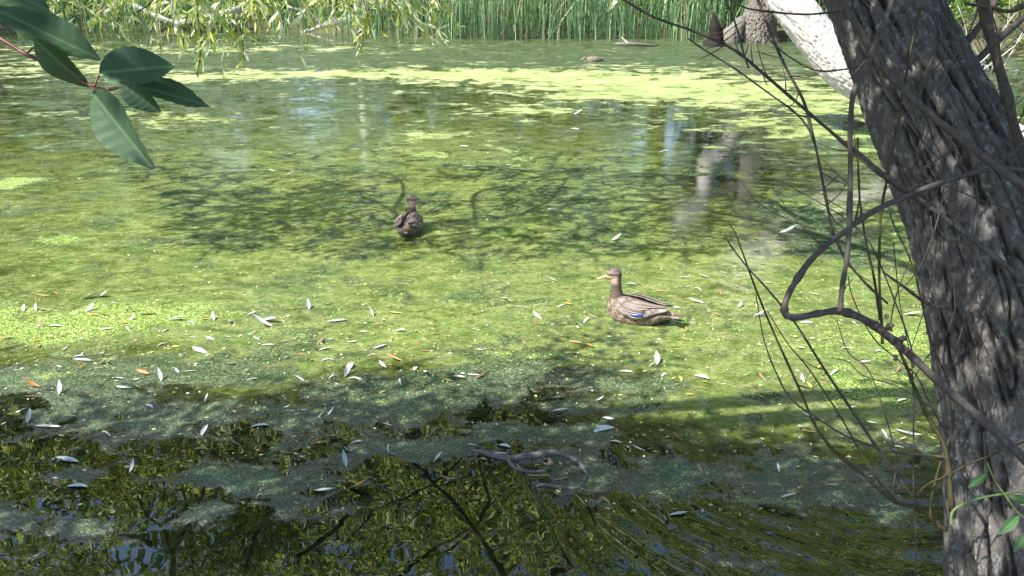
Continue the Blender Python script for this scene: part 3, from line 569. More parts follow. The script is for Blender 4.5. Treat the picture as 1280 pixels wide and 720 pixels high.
# ------------------------------------------------------------ far bank
def gz(x, y): return float(ground_z(np.array([x]), np.array([y]))[0])
def limbs_tree(name, x, y, h, cr, label, group=None, m=M_far, bark=M_fdark, tr=.22, leaves=8000, low=.14, LL=.3, lean=0):
    z0 = gz(x, y) - .1; t = empty(name, (x, y, z0), label, 'tree', group)
    top = Vector((x + lean * h, y, z0 + h * .72)); o, C = branch('trunk', [Vector((x, y, z0)), Vector((x + lean * h * .3, y, z0 + h * .25)), Vector((x + lean * h * .7, y + .2, z0 + h * .5)), top], [tr * 1.35, tr, tr * .75, tr * .35], bark, t, 12, 16)
    cen = [tuple(top)]; rad = [cr * .55]
    for k in range(24):
        s = C[random.randint(5, 15)]; a = k * 2.4 + random.uniform(-.4, .4); zz = z0 + h * random.uniform(low, .95); e = Vector((x + lean * h * .6 + math.cos(a) * cr * random.uniform(.45, .95), y + math.sin(a) * cr * random.uniform(.4, .9), zz))
        branch('limb', [s, (s + e) / 2 + Vector((0, 0, .4)), e], [tr * .35, tr * .2, tr * .07], bark, t, 6, 8); cen.append(tuple(e)); rad.append(cr * random.uniform(.28, .48))
    crown('crown', cen, rad, leaves, LL, LL * .42, m, t, flat=.85); return t
ft = [(-24, 34, 10, 4.5, M_far), (-17, 36, 13, 5, M_farb), (-11, 37, 14, 5, M_far), (-5, 36.5, 14, 4.8, M_farb), (1, 37, 15, 5, M_far), (6.4, 36, 14, 4.6, M_farb), (10.2, 34.5, 13, 4.4, M_farb), (14, 33, 12, 4.4, M_far), (17.5, 28, 11, 4.2, M_farb), (18, 21, 10, 4, M_far), (14.5, 14, 9, 3.6, M_far), (-32, 29, 9, 4.2, M_farb), (-20.5, 33, 8, 3.6, M_far)]
ordn = ['leftmost', 'second from the left', 'third from the left', 'fourth from the left', 'fifth from the left', 'sixth from the left', 'seventh from the left', 'eighth from the left', 'ninth from the left', 'tenth from the left', 'third from the right', 'second from the right', 'rightmost']
for i, a in enumerate(sorted(ft, key=lambda v: v[0] / v[1])):
    limbs_tree('broadleaf_tree', a[0], a[1] + (3 if a[1] > 30 else 0), a[2] * (2.3 if a[1] > 25 else 1.3), a[3] * 1.3, f'{ordn[i]} of the leafy trees behind the reeds, its crown {"yellowing" if a[4] is M_farb else "dark green"}', 'trees round the far side of the pond', a[4], leaves=24000, tr=.34)
# two screens of distant wood behind them
for s, (x0, x1, y0) in enumerate(((-60, 60, 47),)):
    cen = [(random.uniform(x0, x1), y0 + random.uniform(-2, 5), random.uniform(0, 36)) for _ in range(420)]
    o = crown('distant_wood', cen, [random.uniform(1.6, 3.2) for _ in cen], 95000, .75, .42, M_far, None); tag(o, 'dark green wood closing the view behind the far bank', 'wood')

# the old tree with the swollen foot at the far right shore
ot = empty('old_willow_tree', (8.05, 28.6, .1), 'old far tree with a swollen pale foot at the shore left of the white limb', 'tree')
bx, by = 7.6, 28.3
bark_trunk('trunk', [Vector((bx + .1, by, -.25)), Vector((bx, by, .1)), Vector((bx + .02, by, .55)), Vector((bx + .12, by, 1.1)), Vector((bx + .25, by + .1, 2.0)), Vector((bx + .35, by + .2, 5)), Vector((bx + .5, by + .3, 9.5))],
           [.66, .6, .52, .45, .42, .38, .22], M_fbark, ot, 150, 200, .10, 1.5)
branch('burl', [Vector((bx - .9, by - .3, -.15)), Vector((bx - .8, by - .35, .3)), Vector((bx - .5, by - .1, .7))], [.35, .28, .12], M_fbark, ot, 12)
LYo = 27.5
branch('pale_limb', [Vector((bx + .2, by, 1.8)), mirrored(918, 158, LYo), mirrored(908, 178, LYo), mirrored(884, 200, LYo), mirrored(882, 232, LYo), mirrored(878, 252, LYo), mirrored(856, 266, LYo), mirrored(848, 284, LYo)], [.3, .25, .27, .25, .2, .27, .3, .16], M_pale, ot, 12)
for k in range(9):
    z = 3.5 + k * .75; a = k * 2.1; s = Vector((bx + .4, by + .2, z)); e = s + Vector((math.cos(a) * 2.6, math.sin(a) * 1.5, 1.5)); branch('limb', [s, (s + e) / 2 + Vector((0, 0, -.1)), e], [.14, .08, .03], M_fbark, ot, 6)
crown('crown', [(bx + random.uniform(-2.8, 3), by + 2 + random.uniform(-1.2, 2), random.uniform(3.4, 10.5)) for _ in range(20)], [random.uniform(.9, 1.6) for _ in range(20)], 8000, .24, .08, M_farb, ot)
# slender pale trunk whose image stands in the open water, and a leaning dark trunk beside it
pt = empty('slender_pale_tree', (-4.9, 31.0, .2), 'slender pale trunk behind the left reeds whose reflection makes a white streak', 'tree')
x465 = (465 - 640) / F
branch('trunk', [Vector((x465 * 32.2, 31.0, .0)), Vector((x465 * 32.2 - .05, 31, 2.4)), Vector((x465 * 32.6, 31, 5.2)), Vector((x465 * 33 + .1, 31.1, 7))], [.17, .15, .13, .08], M_pale, pt, 10)
crown('crown', [(x465 * 33 + random.uniform(-1.3, 1.3), 31.4 + random.uniform(-.6, .8), random.uniform(5.2, 8.5)) for _ in range(9)], [.8] * 9, 3000, .2, .07, M_farb, pt)
lt = empty('leaning_willow_tree', (-5.6, 32.6, .3), 'dark leaning trunk behind the willow sprays with a grey limb drooping to the water', 'tree')
branch('trunk', [at(384, 44, 33.2), at(400, 25, 33.2), at(425, 5, 33), at(470, -40, 33), at(520, -110, 33)], [.5, .42, .38, .34, .25], M_fdark, lt, 12)
branch('drooping_limb', [at(488, -12, 31.5), at(462, 5, 31.3), at(436, 24, 31), at(404, 33, 30.8), at(362, 49, 30.6)], [.22, .2, .16, .13, .08], M_pale, lt, 9)
branch('drooping_limb', [at(404, 33, 30.8), at(388, 18, 30.6), at(360, 8, 30.2)], [.1, .07, .03], M_pale, lt, 7)
branch('drooping_limb', [at(470, -5, 31), at(500, 30, 31), at(520, 40, 31)], [.06, .05, .03], M_pale, lt, 7)
branch('drooping_limb', [at(160, 2, 30), at(200, 22, 30.3), at(232, 27, 30.5), at(300, 10, 30.6)], [.07, .08, .08, .1], M_pale, lt, 7)
crown('crown', [tuple(at(random.uniform(380, 620), random.uniform(-250, -60), 33)) for _ in range(14)], [random.uniform(1, 1.8) for _ in range(14)], 6000, .22, .06, M_farb, lt)

# the white sunlit limb behind the big trunk
wl = empty('leaning_pale_trunk', (9.6, 12.6, .2), 'bleached white sunlit trunk slanting down behind the big dark trunk', 'tree')
DL = 13.0
bark_trunk('trunk', [at(1420, 250, DL + .2), at(1330, 218, DL), at(1250, 176, DL), at(1170, 146, DL), at(1095, 112, DL), at(1052, 84, DL), at(1020, 46, DL), at(985, 0, DL), at(945, -50, DL + .2)],
           [.42, .34, .31, .29, .28, .275, .27, .265, .22], M_pale, wl, 130, 260, .05, 1.4)
branch('stub', [at(1010, 20, DL), at(1000, -5, DL - .1), at(992, -30, DL - .2)], [.05, .04, .02], M_fbark, wl, 9)

# reeds: clumps of cattail, in front of bushes
def blade_mesh(name, h, w, bend):
    V = []; Q = []; n = 7
    for i in range(n + 1):
        t = i / n; ww = w * (1 - t ** 3) + .001; x = bend * t * t * h; z = h * t * (1 - .12 * abs(bend) * t) - (max(0, t - .7) * abs(bend) * h * .5)
        V += [(x, -ww / 2, z), (x + .004, 0, z - ww * .15), (x, ww / 2, z)]
    for i in range(n): a = i * 3; Q += [(a, a + 1, a + 4, a + 3), (a + 1, a + 2, a + 5, a + 4)]
    return V, Q
def blades_np(P, H, W, bend, az):
    n = len(P); t = np.linspace(0, 1, 7)[None, :]; ww = W[:, None] * (1 - t ** 3) + .001
    off = bend[:, None] * t ** 2 * H[:, None]; z = H[:, None] * t - np.abs(bend)[:, None] * H[:, None] * t ** 3 * .4
    ca, sa = np.cos(az)[:, None], np.sin(az)[:, None]; cx, cy = P[:, 0:1] + off * ca, P[:, 1:2] + off * sa; zz = P[:, 2:3] + z
    L_ = np.stack([cx - sa * ww / 2, cy + ca * ww / 2, zz], -1); R_ = np.stack([cx + sa * ww / 2, cy - ca * ww / 2, zz], -1)
    V = np.stack([L_, R_], 2).reshape(-1, 3); base = (np.arange(n) * 14)[:, None] + (np.arange(6) * 2)[None]; base = base.ravel()
    return V, np.stack([base, base + 1, base + 3, base + 2], 1)
M_reedo = leaf_obj_material('reed_front_blades', [(0, (.06, .13, .06)), (.5, (.12, .24, .10)), (.9, (.26, .38, .16)), (1, (.45, .4, .2))], .25, .4)
front = []
for b_ in (.05, .14, .3, -.2):
    V, Q = blade_mesh('blade', 1, .022, b_); me = bpy.data.meshes.new('blade'); me.from_pydata(V, [], Q); me.materials.append(M_reedo); [setattr(p, 'use_smooth', True) for p in me.polygons]; front.append(me)
def shore_y(x):
    yy = np.linspace(20, 36, 400); s = pond_sd(np.full(400, x), yy); i = np.where(s > 0)[0]; return yy[i[0]] if len(i) else 30
reed_x = [(-16.6, .7), (-14.8, .8), (-13.2, .8), (-11.6, .9), (-10.1, .8), (-7.4, .6), (-3.3, 1.0), (-1.9, 1.1), (-.5, 1.2), (.9, 1.2), (2.3, 1.2), (3.6, 1.1), (4.8, .9), (5.9, .7), (6.8, .5), (10.2, .7), (11.4, .8), (-5.0, .6)]
names_r = ['first', 'second', 'third', 'fourth', 'fifth', 'sixth', 'seventh', 'eighth', 'ninth', 'tenth', 'eleventh', 'twelfth', 'thirteenth', 'fourteenth', 'fifteenth', 'sixteenth', 'seventeenth', 'eighteenth']
for i, (x, dens) in enumerate(sorted(reed_x)):
    y = shore_y(x); c = empty('reed_clump', (x, y + .3, 0), f'{names_r[i]} clump of tall green reeds from the left along the far shore', 'reeds', 'reed clumps along the far shore')
    n = int(300 * dens); P = np.stack([x + rng.normal(0, .6, n), y + rng.uniform(-.45, 2.0, n) + .25 * np.sin(x * 3 + rng.normal(0, 1, n)), np.zeros(n) - .05], 1)
    V, Q = blades_np(P, rng.uniform(.7, 2.6, n), rng.uniform(.012, .035, n), rng.normal(.06, .32, n), rng.uniform(0, 6.28, n)); tag(mesh_np('blades', V, Q, M_reed, c), kind='stuff')
    for k in range(12):
        o = bpy.data.objects.new('blade', random.choice(front)); COL.objects.link(o); o.parent = c; o.location = (random.gauss(0, .5), random.uniform(-.75, -.3), -.05)
        o.rotation_euler = (random.gauss(0, .2), random.gauss(0, .2), random.uniform(0, 6.28)); h = random.uniform(.9, 2.2); o.scale = (h, random.uniform(1.2, 2.2), h)
bl = [(-19, 32.5, 1.6), (-16, 33.4, 1.7), (-12.8, 33.6, 1.5), (-9.4, 33.8, 1.6), (-6.6, 33.2, 1.3), (-3.3, 32.2, 1.4), (-.4, 31.6, 1.5), (2.6, 31.8, 1.5), (5.2, 31, 1.4), (6.9, 30.0, 1.0), (10.2, 30, 1.4), (12.7, 27.2, 1.3), (14.4, 24, 1.3), (13.6, 20.4, 1.1), (-22.5, 30.5, 1.6)]
for i, (x, y, r) in enumerate(sorted(bl)):
    t = empty('bush', (x, y, gz(x, y)), f'{names_r[i]} leafy green bush from the left behind the reeds', 'bush', 'bushes behind the reeds')
    cen = [(x + random.gauss(0, r * .6), y + random.gauss(0, r * .35), random.uniform(.25, 2.6)) for _ in range(11)]
    for q in cen[:5]: branch('stem', [Vector((x, y, gz(x, y) - .05)), Vector(((x + q[0]) / 2, y, q[2] * .5)), Vector(q)], [.05, .035, .012], M_fdark, t, 5, 6)
    crown('foliage', cen, [r * random.uniform(.35, .55) for _ in cen], 3000, .15, .07, M_bush, t, hang=.1)
# bare pale twigs among the reeds at the left, seen between the sprays
for i, (px, py) in enumerate(((150, 34), (330, 34), (545, 44), (1245, 92))):
    o_ = on(px, py); t = empty('dead_brush', tuple(o_), ['bare pale brush at the far shore in the top left corner', 'bare grey brush between the willow sprays at the far shore', 'bare grey brush at the left end of the long reed bed', 'bare pale brush on the right bank seen right of the big trunk'][i], 'brush')
    for k in range(16):
        a = random.uniform(0, 6.28); h = random.uniform(.7, 1.9); e = o_ + Vector((math.cos(a) * h * .8, .4 + math.sin(a) * .4, h)); branch('twig', [o_ + Vector((random.gauss(0, .3), .3, -.05)), (o_ + e) / 2 + Vector((random.gauss(0, .15), .2, .1)), e], [.022, .015, .006], M_pale if k % 2 else M_twig, t, 4, 6)
lg = empty('driftwood_log', tuple(on(795, 56)), 'low pale driftwood log lying along the far shore between the reeds', 'log')
branch('bole', [on(768, 55, .05), on(785, 54.5, .1), on(806, 56, .06), on(822, 57, .02)], [.03, .055, .05, .02], M_fbark, lg, 8); branch('snag', [on(785, 54.5, .1), on(785, 54.5, .1) + Vector((-.2, 0, .18))], [.04, .015], M_pale, lg, 6)
st = empty('dark_stump', tuple(on(893, 57)), 'blackened broken stump just left of the old tree\'s swollen foot', 'stump')
branch('bole', [on(893, 57) + Vector((dx_, 0, z_)) for dx_, z_ in ((0, -.1), (.03, .25), (-.02, .5), (-.1, .95))], [.36, .24, .17, .03], M_black, st, 10, None, .2); branch('snag', [on(893, 57) + Vector((0, 0, .5)), on(901, 57) + Vector((0, 0, .5)), on(906, 57) + Vector((0, 0, .75))], [.1, .07, .02], M_black, st, 8)

# ------------------------------------------------------------ grass and weeds on the near bank
n = 9000; X = rng.uniform(-7, 7, n); Y = rng.uniform(-2.5, 5.5, n); sd = pond_sd(X, Y); k = (sd > .05); X, Y = X[k], Y[k]; Z = ground_z(X, Y)
V, Q = blades_np(np.stack([X, Y, Z], 1), rng.uniform(.06, .22, len(X)), rng.uniform(.004, .01, len(X)), rng.normal(0, .4, len(X)), rng.uniform(0, 6.28, len(X)))
keep = V.reshape(-1, 14, 3); ok = (keep[:, 0, 1] < 2.3) | (keep[:, 0, 0] > 2.6); V = keep[ok].reshape(-1, 3); m_ = ok.sum(); base = ((np.arange(m_) * 14)[:, None] + (np.arange(6) * 2)[None]).ravel()
tag(mesh_np('bank_grass', V, np.stack([base, base + 1, base + 3, base + 2], 1), M_grass), 'short green grass on the near bank', 'grass', kind='stuff')

cb = empty('mirrored_limb_branch', tuple(on(690, 590)), 'crooked pale grey branch standing in for a mirrored limb in the dark swirling water, bottom centre', 'branch')  # added branch, takes the place of a limb's distorted reflection
branch('bole', [on(570, 560, -.03), on(600, 565, .0), on(634, 573, .004), on(664, 570, .006), on(696, 566, .004), on(722, 577, .003), on(736, 595, .002), on(748, 612, -.03)], [.008, .014, .018, .022, .017, .012, .010, .006], M_mirror_limb, cb, 10, 50, .06)
branch('fork', [on(734, 594, .002), on(724, 609, .002), on(700, 609, .003), on(678, 606, .003), on(662, 613, -.015)], [.010, .010, .010, .008, .005], M_mirror_limb, cb, 8, 34, .06)
branch('fork', [on(634, 573, .003), on(646, 586, .0), on(672, 590, -.002), on(700, 585, -.02)], [.012, .010, .008, .005], M_mirror_limb, cb, 8, 24, .06)
branch('twig', [on(600, 565, .003), on(586, 577, .0), on(566, 583, -.02)], [.007, .005, .003], M_mirror_limb, cb, 7)
# ------------------------------------------------------------ ducks
def feather_material(name, dark, edge, scale=46, attr_name='tint'):
    m, nt, b = mat(name); v = pos(nt, (.62, 1, 1), True)
    vo = nd(nt, 'ShaderNodeTexVoronoi', i_Scale=float(scale)); nt.links.new(v, vo.inputs['Vector'])
    n1 = noise(nt, v, 60, 4, .6)
    e = ramp(nt, mathn(nt, 'ADD', mathn(nt, 'MULTIPLY', vo.outputs['Distance'], 1.0), mathn(nt, 'MULTIPLY', n1, .35)), [(.38, dark), (.62, tuple((a + c) / 2 for a, c in zip(dark, edge))), (.78, edge)])
    a = nt.nodes.new('ShaderNodeAttribute'); a.attribute_name = attr_name
    nt.links.new(mixc(nt, 1.0, e, a.outputs['Color'], 'MULTIPLY'), b.inputs['Base Color']); b.inputs['Roughness'].default_value = .6; b.inputs['Sheen Weight'].default_value = .1
    bump(nt, mathn(nt, 'ADD', vo.outputs['Distance'], n1), .6, .004, b); return m
M_body = feather_material('brown_plumage', (.05, .035, .026), (.25, .18, .125), 85)
M_head = feather_material('head_plumage', (.16, .125, .10), (.26, .21, .17), 120)
M_wing = feather_material('wing_plumage', (.10, .08, .07), (.24, .195, .17), 40)
def simple(name, col, rough=.4, spec=.5):
    m, nt, b = mat(name); nt.links.new(ramp(nt, noise(nt, pos(nt, (1, 1, 1), True), 90, 3), [(.3, tuple(c * .8 for c in col)), (.7, col)]), b.inputs['Base Color'])
    b.inputs['Roughness'].default_value = rough; b.inputs['Specular IOR Level'].default_value = spec; return m
M_bill = simple('olive_yellow_bill', (.5, .46, .14), .35); M_eye = simple('dark_eye', (.01, .008, .007), .1, .8); M_blue = simple('blue_speculum', (.035, .075, .27), .3); M_white = simple('white_bar', (.75, .72, .68), .6)
M_dbill = simple('dusky_bill', (.12, .11, .07), .35); M_edge = simple('pale_feather_edge', (.4, .33, .26), .6); M_feath = simple('long_wing_feather', (.17, .135, .115), .55); M_under = simple('dark_underwing', (.05, .04, .035), .6)
BODY = [(x_, z_, a_ * 1.08, b_ * 1.1) for x_, z_, a_, b_ in [(-.27, .085, .006, .018), (-.24, .078, .016, .035), (-.20, .068, .034, .055), (-.13, .05, .062, .08), (-.04, .042, .085, .1), (.05, .045, .092, .102), (.11, .05, .088, .09), (.155, .062, .07, .068), (.18, .07, .045, .045), (.192, .075, .015, .015)]]
def body_at(x):
    xs = [s[0] for s in BODY]; return [float(np.interp(x, xs, [s[j] for s in BODY])) for j in (1, 2, 3)]
def loft(bm, st, sides=18):
    prev = None
    for c, ax1, ax2 in st:
        ring = [bm.verts.new(c + ax1 * math.cos(2 * math.pi * k / sides) + ax2 * math.sin(2 * math.pi * k / sides)) for k in range(sides)]
        if prev:
            for k in range(sides): bm.faces.new((prev[k], prev[(k + 1) % sides], ring[(k + 1) % sides], ring[k]))
        else: bm.faces.new(ring[::-1])
        prev = ring
    bm.faces.new(prev)
def duck(loc, yaw, scale, label, neck=1.0, head_yaw=0.0, low=False, bill=M_bill, sink=0, head_side_lit=False, spec=True, dim=1.0):
    d = empty('duck', (0, 0, 0), label, 'duck', 'ducks swimming on the pond')
    bm = bmesh.new()
    loft(bm, [(Vector((x, 0, zc)), Vector((0, ry, 0)), Vector((0, 0, rz))) for x, zc, rz, ry in BODY])
    if low: nk = [(.10, .07, .06), (.145, .09, .05), (.185, .1, .038), (.21, .105, .034)]; hc = Vector((.225, 0, .105))
    else:
        q = .055 * neck
        nk = [(.10, .06, .075), (.122, .10, .066), (.133, .135, .049), (.136, .16 + q * .5, .037), (.14, .185 + q, .034), (.147, .21 + q, .036)]; hc = Vector((.155, 0, .232 + q))
    st = []
    for i, (x, z, r) in enumerate(nk):
        a = nk[max(i - 1, 0)]; c = nk[min(i + 1, len(nk) - 1)]; t = Vector((c[0] - a[0], 0, c[1] - a[1])).normalized(); st.append((Vector((x, 0, z)), Vector((0, r * .92, 0)), t.cross(Vector((0, 1, 0))) * r * -1))
    loft(bm, st)
    RH = Matrix.Translation(hc) @ Matrix.Rotation(head_yaw, 4, 'Z') @ Matrix.Rotation(R(3), 4, 'Y')
    hs = [(-.05, -.004, .014), (-.042, .002, .031), (-.022, .007, .042), (0, .008, .045), (.02, .005, .041), (.036, -.001, .032), (.05, -.008, .022), (.058, -.012, .013)]
    b2 = bmesh.new(); loft(b2, [(Vector((x, 0, z)), Vector((0, r * .82, 0)), Vector((0, 0, r))) for x, z, r in hs]); b2.transform(RH)
    tmp = bpy.data.meshes.new('t'); b2.to_mesh(tmp); b2.free(); bm.from_mesh(tmp)
    bmesh.ops.recalc_face_normals(bm, faces=bm.faces)
    me = bpy.data.meshes.new('body'); bm.to_mesh(me); bm.free(); o = bpy.data.objects.new('body_src', me); COL.objects.link(o)
    md = o.modifiers.new('r', 'REMESH'); md.mode = 'VOXEL'; md.voxel_size = .005; s = o.modifiers.new('s', 'SMOOTH'); s.factor = .6; s.iterations = 15
    bpy.context.view_layer.update(); ev = o.evaluated_get(bpy.context.evaluated_depsgraph_get()); me2 = bpy.data.meshes.new_from_object(ev); bpy.data.objects.remove(o)
    me2.materials.clear(); me2.materials.append(M_body); me2.materials.append(M_head); n = len(me2.vertices)
    co = np.empty(n * 3); me2.vertices.foreach_get('co', co); co = co.reshape(-1, 3); RHi = np.array(RH.inverted()); hl_ = co @ RHi[:3, :3].T + RHi[:3, 3]
    tint = np.ones((n, 4), np.float32)
    zneck = nk[2][1]; head = (co[:, 2] > zneck - .005) & (co[:, 0] > .08) if not low else (co[:, 0] > .17)
    crownm = head & (hl_[:, 2] > .03); stripe = head & (np.abs(hl_[:, 2] - .008) < .006) & (hl_[:, 0] > -.045); nape = head & (hl_[:, 0] < -.03)
    cheek = head & (hl_[:, 2] < .014) & (hl_[:, 0] > -.02)
    tint[head, :3] = (.85, .8, .78); tint[cheek, :3] = (1.9, 1.65, 1.5); tint[crownm | nape, :3] = (.45, .42, .42)
    if head_side_lit: tint[head & (hl_[:, 1] > .012), :3] = (1.5, 1.4, 1.35)  # one side of the head painted lighter, a sunlit highlight in the colour
    tint[stripe, :3] = (.35, .32, .3); tint[(~head) & (co[:, 2] > .1), :3] = (.75, .72, .7); tint[(~head) & (co[:, 0] < -.2), :3] = (1.3, 1.25, 1.2)
    nkf = np.clip((-hl_[:, 2] - .045) / .02, 0, 1)[:, None] * head[:, None]; tint[:, :3] = tint[:, :3] * (1 - nkf) + nkf * np.array([.42, .36, .34])
    tint[:, :3] *= (1 + .25 * np.sin(co[:, 0:1] * 90 + co[:, 2:3] * 60) * (~head)[:, None])
    tint[~head, :3] *= dim
    ca = me2.color_attributes.new('tint', 'FLOAT_COLOR', 'POINT'); ca.data.foreach_set('color', tint.ravel())
    for p in me2.polygons: p.use_smooth = True; p.material_index = 1 if all(head[v] for v in p.vertices) else 0
    link('body', me2, d)
    def white_tint(me):
        c_ = me.color_attributes.new('tint', 'FLOAT_COLOR', 'POINT'); c_.data.foreach_set('color', np.ones(len(me.vertices) * 4, np.float32))
    # bill
    bb = bmesh.new(); loft(bb, [(Vector((x, 0, z)), Vector((0, w, 0)), Vector((0, 0, h))) for x, z, w, h in ((.048, -.006, .014, .015), (.062, -.012, .012, .011), (.085, -.019, .0135, .007), (.108, -.023, .014, .005), (.118, -.025, .008, .003))], 12)
    bb.transform(RH); mb = bpy.data.meshes.new('bill'); bb.to_mesh(mb); bb.free(); mb.materials.append(bill); [setattr(p, 'use_smooth', True) for p in mb.polygons]; link('bill', mb, d)
    for s_ in (-1, 1):
        eb = bmesh.new(); bmesh.ops.create_icosphere(eb, subdivisions=2, radius=.0052, matrix=RH @ Matrix.Translation((.022, s_ * .0322, .012))); me_ = bpy.data.meshes.new('eye'); eb.to_mesh(me_); eb.free(); me_.materials.append(M_eye); link('eye', me_, d)
        # folded wing: a shell over the flank, pointed at the rear
        V = []; nu, nv = 22, 10
        for i in range(nu + 1):
            u = i / nu; x = .105 - .33 * u; zc, rz, ry = body_at(max(x, -.16)); off = .009 + .012 * math.sin(math.pi * min(1, u * 1.1))
            lo = R(10 + 8 * u); hi = R(30 + 66 * math.sin(math.pi * min(.93, .12 + u * .8)) ** .8 * (1 - .38 * u)); rise = .045 * max(0, u - .55)
            for j in range(nv + 1):
                th = lo + (hi - lo) * j / nv; edge = 1 - .4 * (j / nv) ** 6
                V.append((x - .02 * (j / nv) * u, s_ * (ry + off * edge) * math.sin(th) * (1 - .25 * max(0, u - .6)), zc + rise + (rz + off * edge) * math.cos(th)))
        Q = [(i * (nv + 1) + j, i * (nv + 1) + j + 1, (i + 1) * (nv + 1) + j + 1, (i + 1) * (nv + 1) + j) for i in range(nu) for j in range(nv)]
        mw2 = bpy.data.meshes.new('wing'); mw2.from_pydata(V, [], Q if s_ > 0 else [q[::-1] for q in Q]); mw2.materials.append(M_wing); [setattr(p, 'use_smooth', True) for p in mw2.polygons]; white_tint(mw2); wg = link('wing', mw2, d)
        so = wg.modifiers.new('s', 'SOLIDIFY'); so.thickness = .006; so.offset = -1
        Vp = lambda i, j: Vector(V[i * (nv + 1) + j])
        def strip(name, i0, i1, j0, j1, m, lift):
            vs = []; qs = []; N_ = 8
            for a in range(N_ + 1):
                i = i0 + (i1 - i0) * a / N_; ia = int(min(i, nu - 1)); f_ = i - ia; w_ = math.sin(math.pi * min(1, max(0, .08 + .84 * a / N_))) ** .5
                for jj_ in (0, 1, 2):
                    j = j0 + (j1 - j0) * (.5 + (jj_ / 2 - .5) * (w_ if name != 'speculum' else (.15 + .85 * min(1, a / N_ * 1.5)))); ja = int(min(j, nv - 1)); g_ = j - ja
                    p = Vp(ia, ja).lerp(Vp(ia, ja + 1), g_).lerp(Vp(ia + 1, ja).lerp(Vp(ia + 1, ja + 1), g_), f_); c0 = Vector((p.x, 0, .03)); p = p + (p - c0).normalized() * lift; vs.append(p)
            for a in range(N_):
                for k in (0, 1): q = a * 3 + k; qs.append((q, q + 1, q + 4, q + 3))
            mm = bpy.data.meshes.new(name); mm.from_pydata([tuple(v) for v in vs], [], qs); mm.materials.append(m); [setattr(p, 'use_smooth', True) for p in mm.polygons]
            oo = bpy.data.objects.new(name, mm); COL.objects.link(oo); oo.parent = wg; z_ = oo.modifiers.new('s', 'SOLIDIFY'); z_.thickness = .003; z_.offset = 0; return oo
        if spec: strip('speculum', 7.5, 12.6, 6.9, 9.1, M_blue, .003); strip('white_bar', 8, 12.4, 9.15, 9.4, M_edge, .004)
        for k, (i0, i1, j0, j1) in enumerate(((2, 13, 4.6, 7.0), (3, 15, 3.2, 5.2), (4, 17, 2.0, 3.8), (6, 19, .8, 2.6), (8, 21.5, .2, 1.7), (10, 21.8, 2.2, 4))):
            strip('feather', i0, i1, j0, j1, M_feath if k % 2 else M_wing_plain, .004 + .001 * k); strip('feather_edge', i0 + .6, i1 + .3, j1 - .25, j1 + .12, M_edge, .005 + .001 * k)
    # tail feathers
    for k in range(5):
        a = (k - 2) * .17; vs = [(-.22, -.012, .085), (-.22, .012, .085), (-.30, .014, .093), (-.325, 0, .096), (-.30, -.014, .093)]
        mm = bpy.data.meshes.new('tail_feather'); mm.from_pydata([tuple(Matrix.Rotation(a, 3, 'Z') @ (Vector(v) + Vector((.2, 0, -.012 * abs(k - 2) * .5))) - Vector((.2, 0, 0))) for v in vs], [], [(0, 1, 2, 3, 4)]); mm.materials.append(M_edge if k in (0, 4) else M_feath)
        z_ = link('tail_feather', mm, d); q_ = z_.modifiers.new('s', 'SOLIDIFY'); q_.thickness = .004
    d.location = (loc[0], loc[1], -sink); d.rotation_euler = (0, 0, yaw); d.scale = (scale,) * 3; return d
M_wing_plain = simple('grey_brown_feather', (.135, .105, .09), .6)
duck(on(793, 399), R(152), 1.14, 'brown duck with yellow bill and blue wing patch swimming left', 1.0, R(22), sink=-.002)
duck(on(512, 289), R(84), 1.14, 'dark brown duck seen from behind with its head turned right', .15, R(-88), bill=M_dbill, head_side_lit=True, spec=False, dim=.7)
duck(on(742, 77), R(178), 1.0, 'small distant dark duck with its head held low below the reeds', .2, 0, low=True, sink=.02, spec=False)

# ------------------------------------------------------------ fallen leaves floating on the pond
def lit(name, stops, rough=.5):
    m, nt, b = mat(name); oi = nt.nodes.new('ShaderNodeObjectInfo'); c = ramp(nt, oi.outputs['Random'], stops)
    tc = nt.nodes.new('ShaderNodeTexCoord'); n1 = noise(nt, tc.outputs['Object'], 5, 5, .6); c = mixc(nt, mathn(nt, 'MULTIPLY', n1, .35), c, (.2, .17, .12))
    sp = nt.nodes.new('ShaderNodeSeparateXYZ'); nt.links.new(tc.outputs['Object'], sp.inputs[0]); rib = ramp(nt, mathn(nt, 'ABSOLUTE', sp.outputs[1]), [(.006, (1, 1, 1)), (.014, (0, 0, 0))])
    c = mixc(nt, mathn(nt, 'MULTIPLY', rib, .5), c, (.8, .78, .7)); nt.links.new(c, b.inputs['Base Color']); b.inputs['Roughness'].default_value = rough; return m
ML = {'w': lit('pale_leaf', [(0, (.55, .55, .50)), (.5, (.72, .72, .68)), (1, (.62, .6, .5))]), 'b': lit('sky_tinted_leaf', [(0, (.42, .5, .5)), (1, (.62, .7, .72))], .3),  # second pale leaf carries the blue of shaded sky light in its colour
      'o': lit('orange_leaf', [(0, (.45, .16, .03)), (.6, (.5, .26, .06)), (1, (.3, .13, .05))]), 'y': lit('yellow_leaf', [(0, (.65, .45, .03)), (1, (.6, .55, .08))]), 'n': lit('brown_leaf', [(0, (.16, .09, .04)), (1, (.3, .18, .09))])}
shapes = {k: [leaf_mesh('leaf_blade', 1, w, m, c, f, 8) for w, c, f in ((.17, .0, .25), (.2, -.18, .3), (.26, .22, .35), (.22, -.5, .6), (.14, .3, .8), (.3, -1.0, .5))] for k, m in ML.items()}
def bend_mesh(me, k):                                  # a sideways sickle bend
    for v in me.vertices: v.co.y += k * v.co.x * (1 - v.co.x)
for k in shapes:
    for i, me in enumerate(shapes[k]): bend_mesh(me, (.0, .3, -.25, .2, .5, -.1)[i])
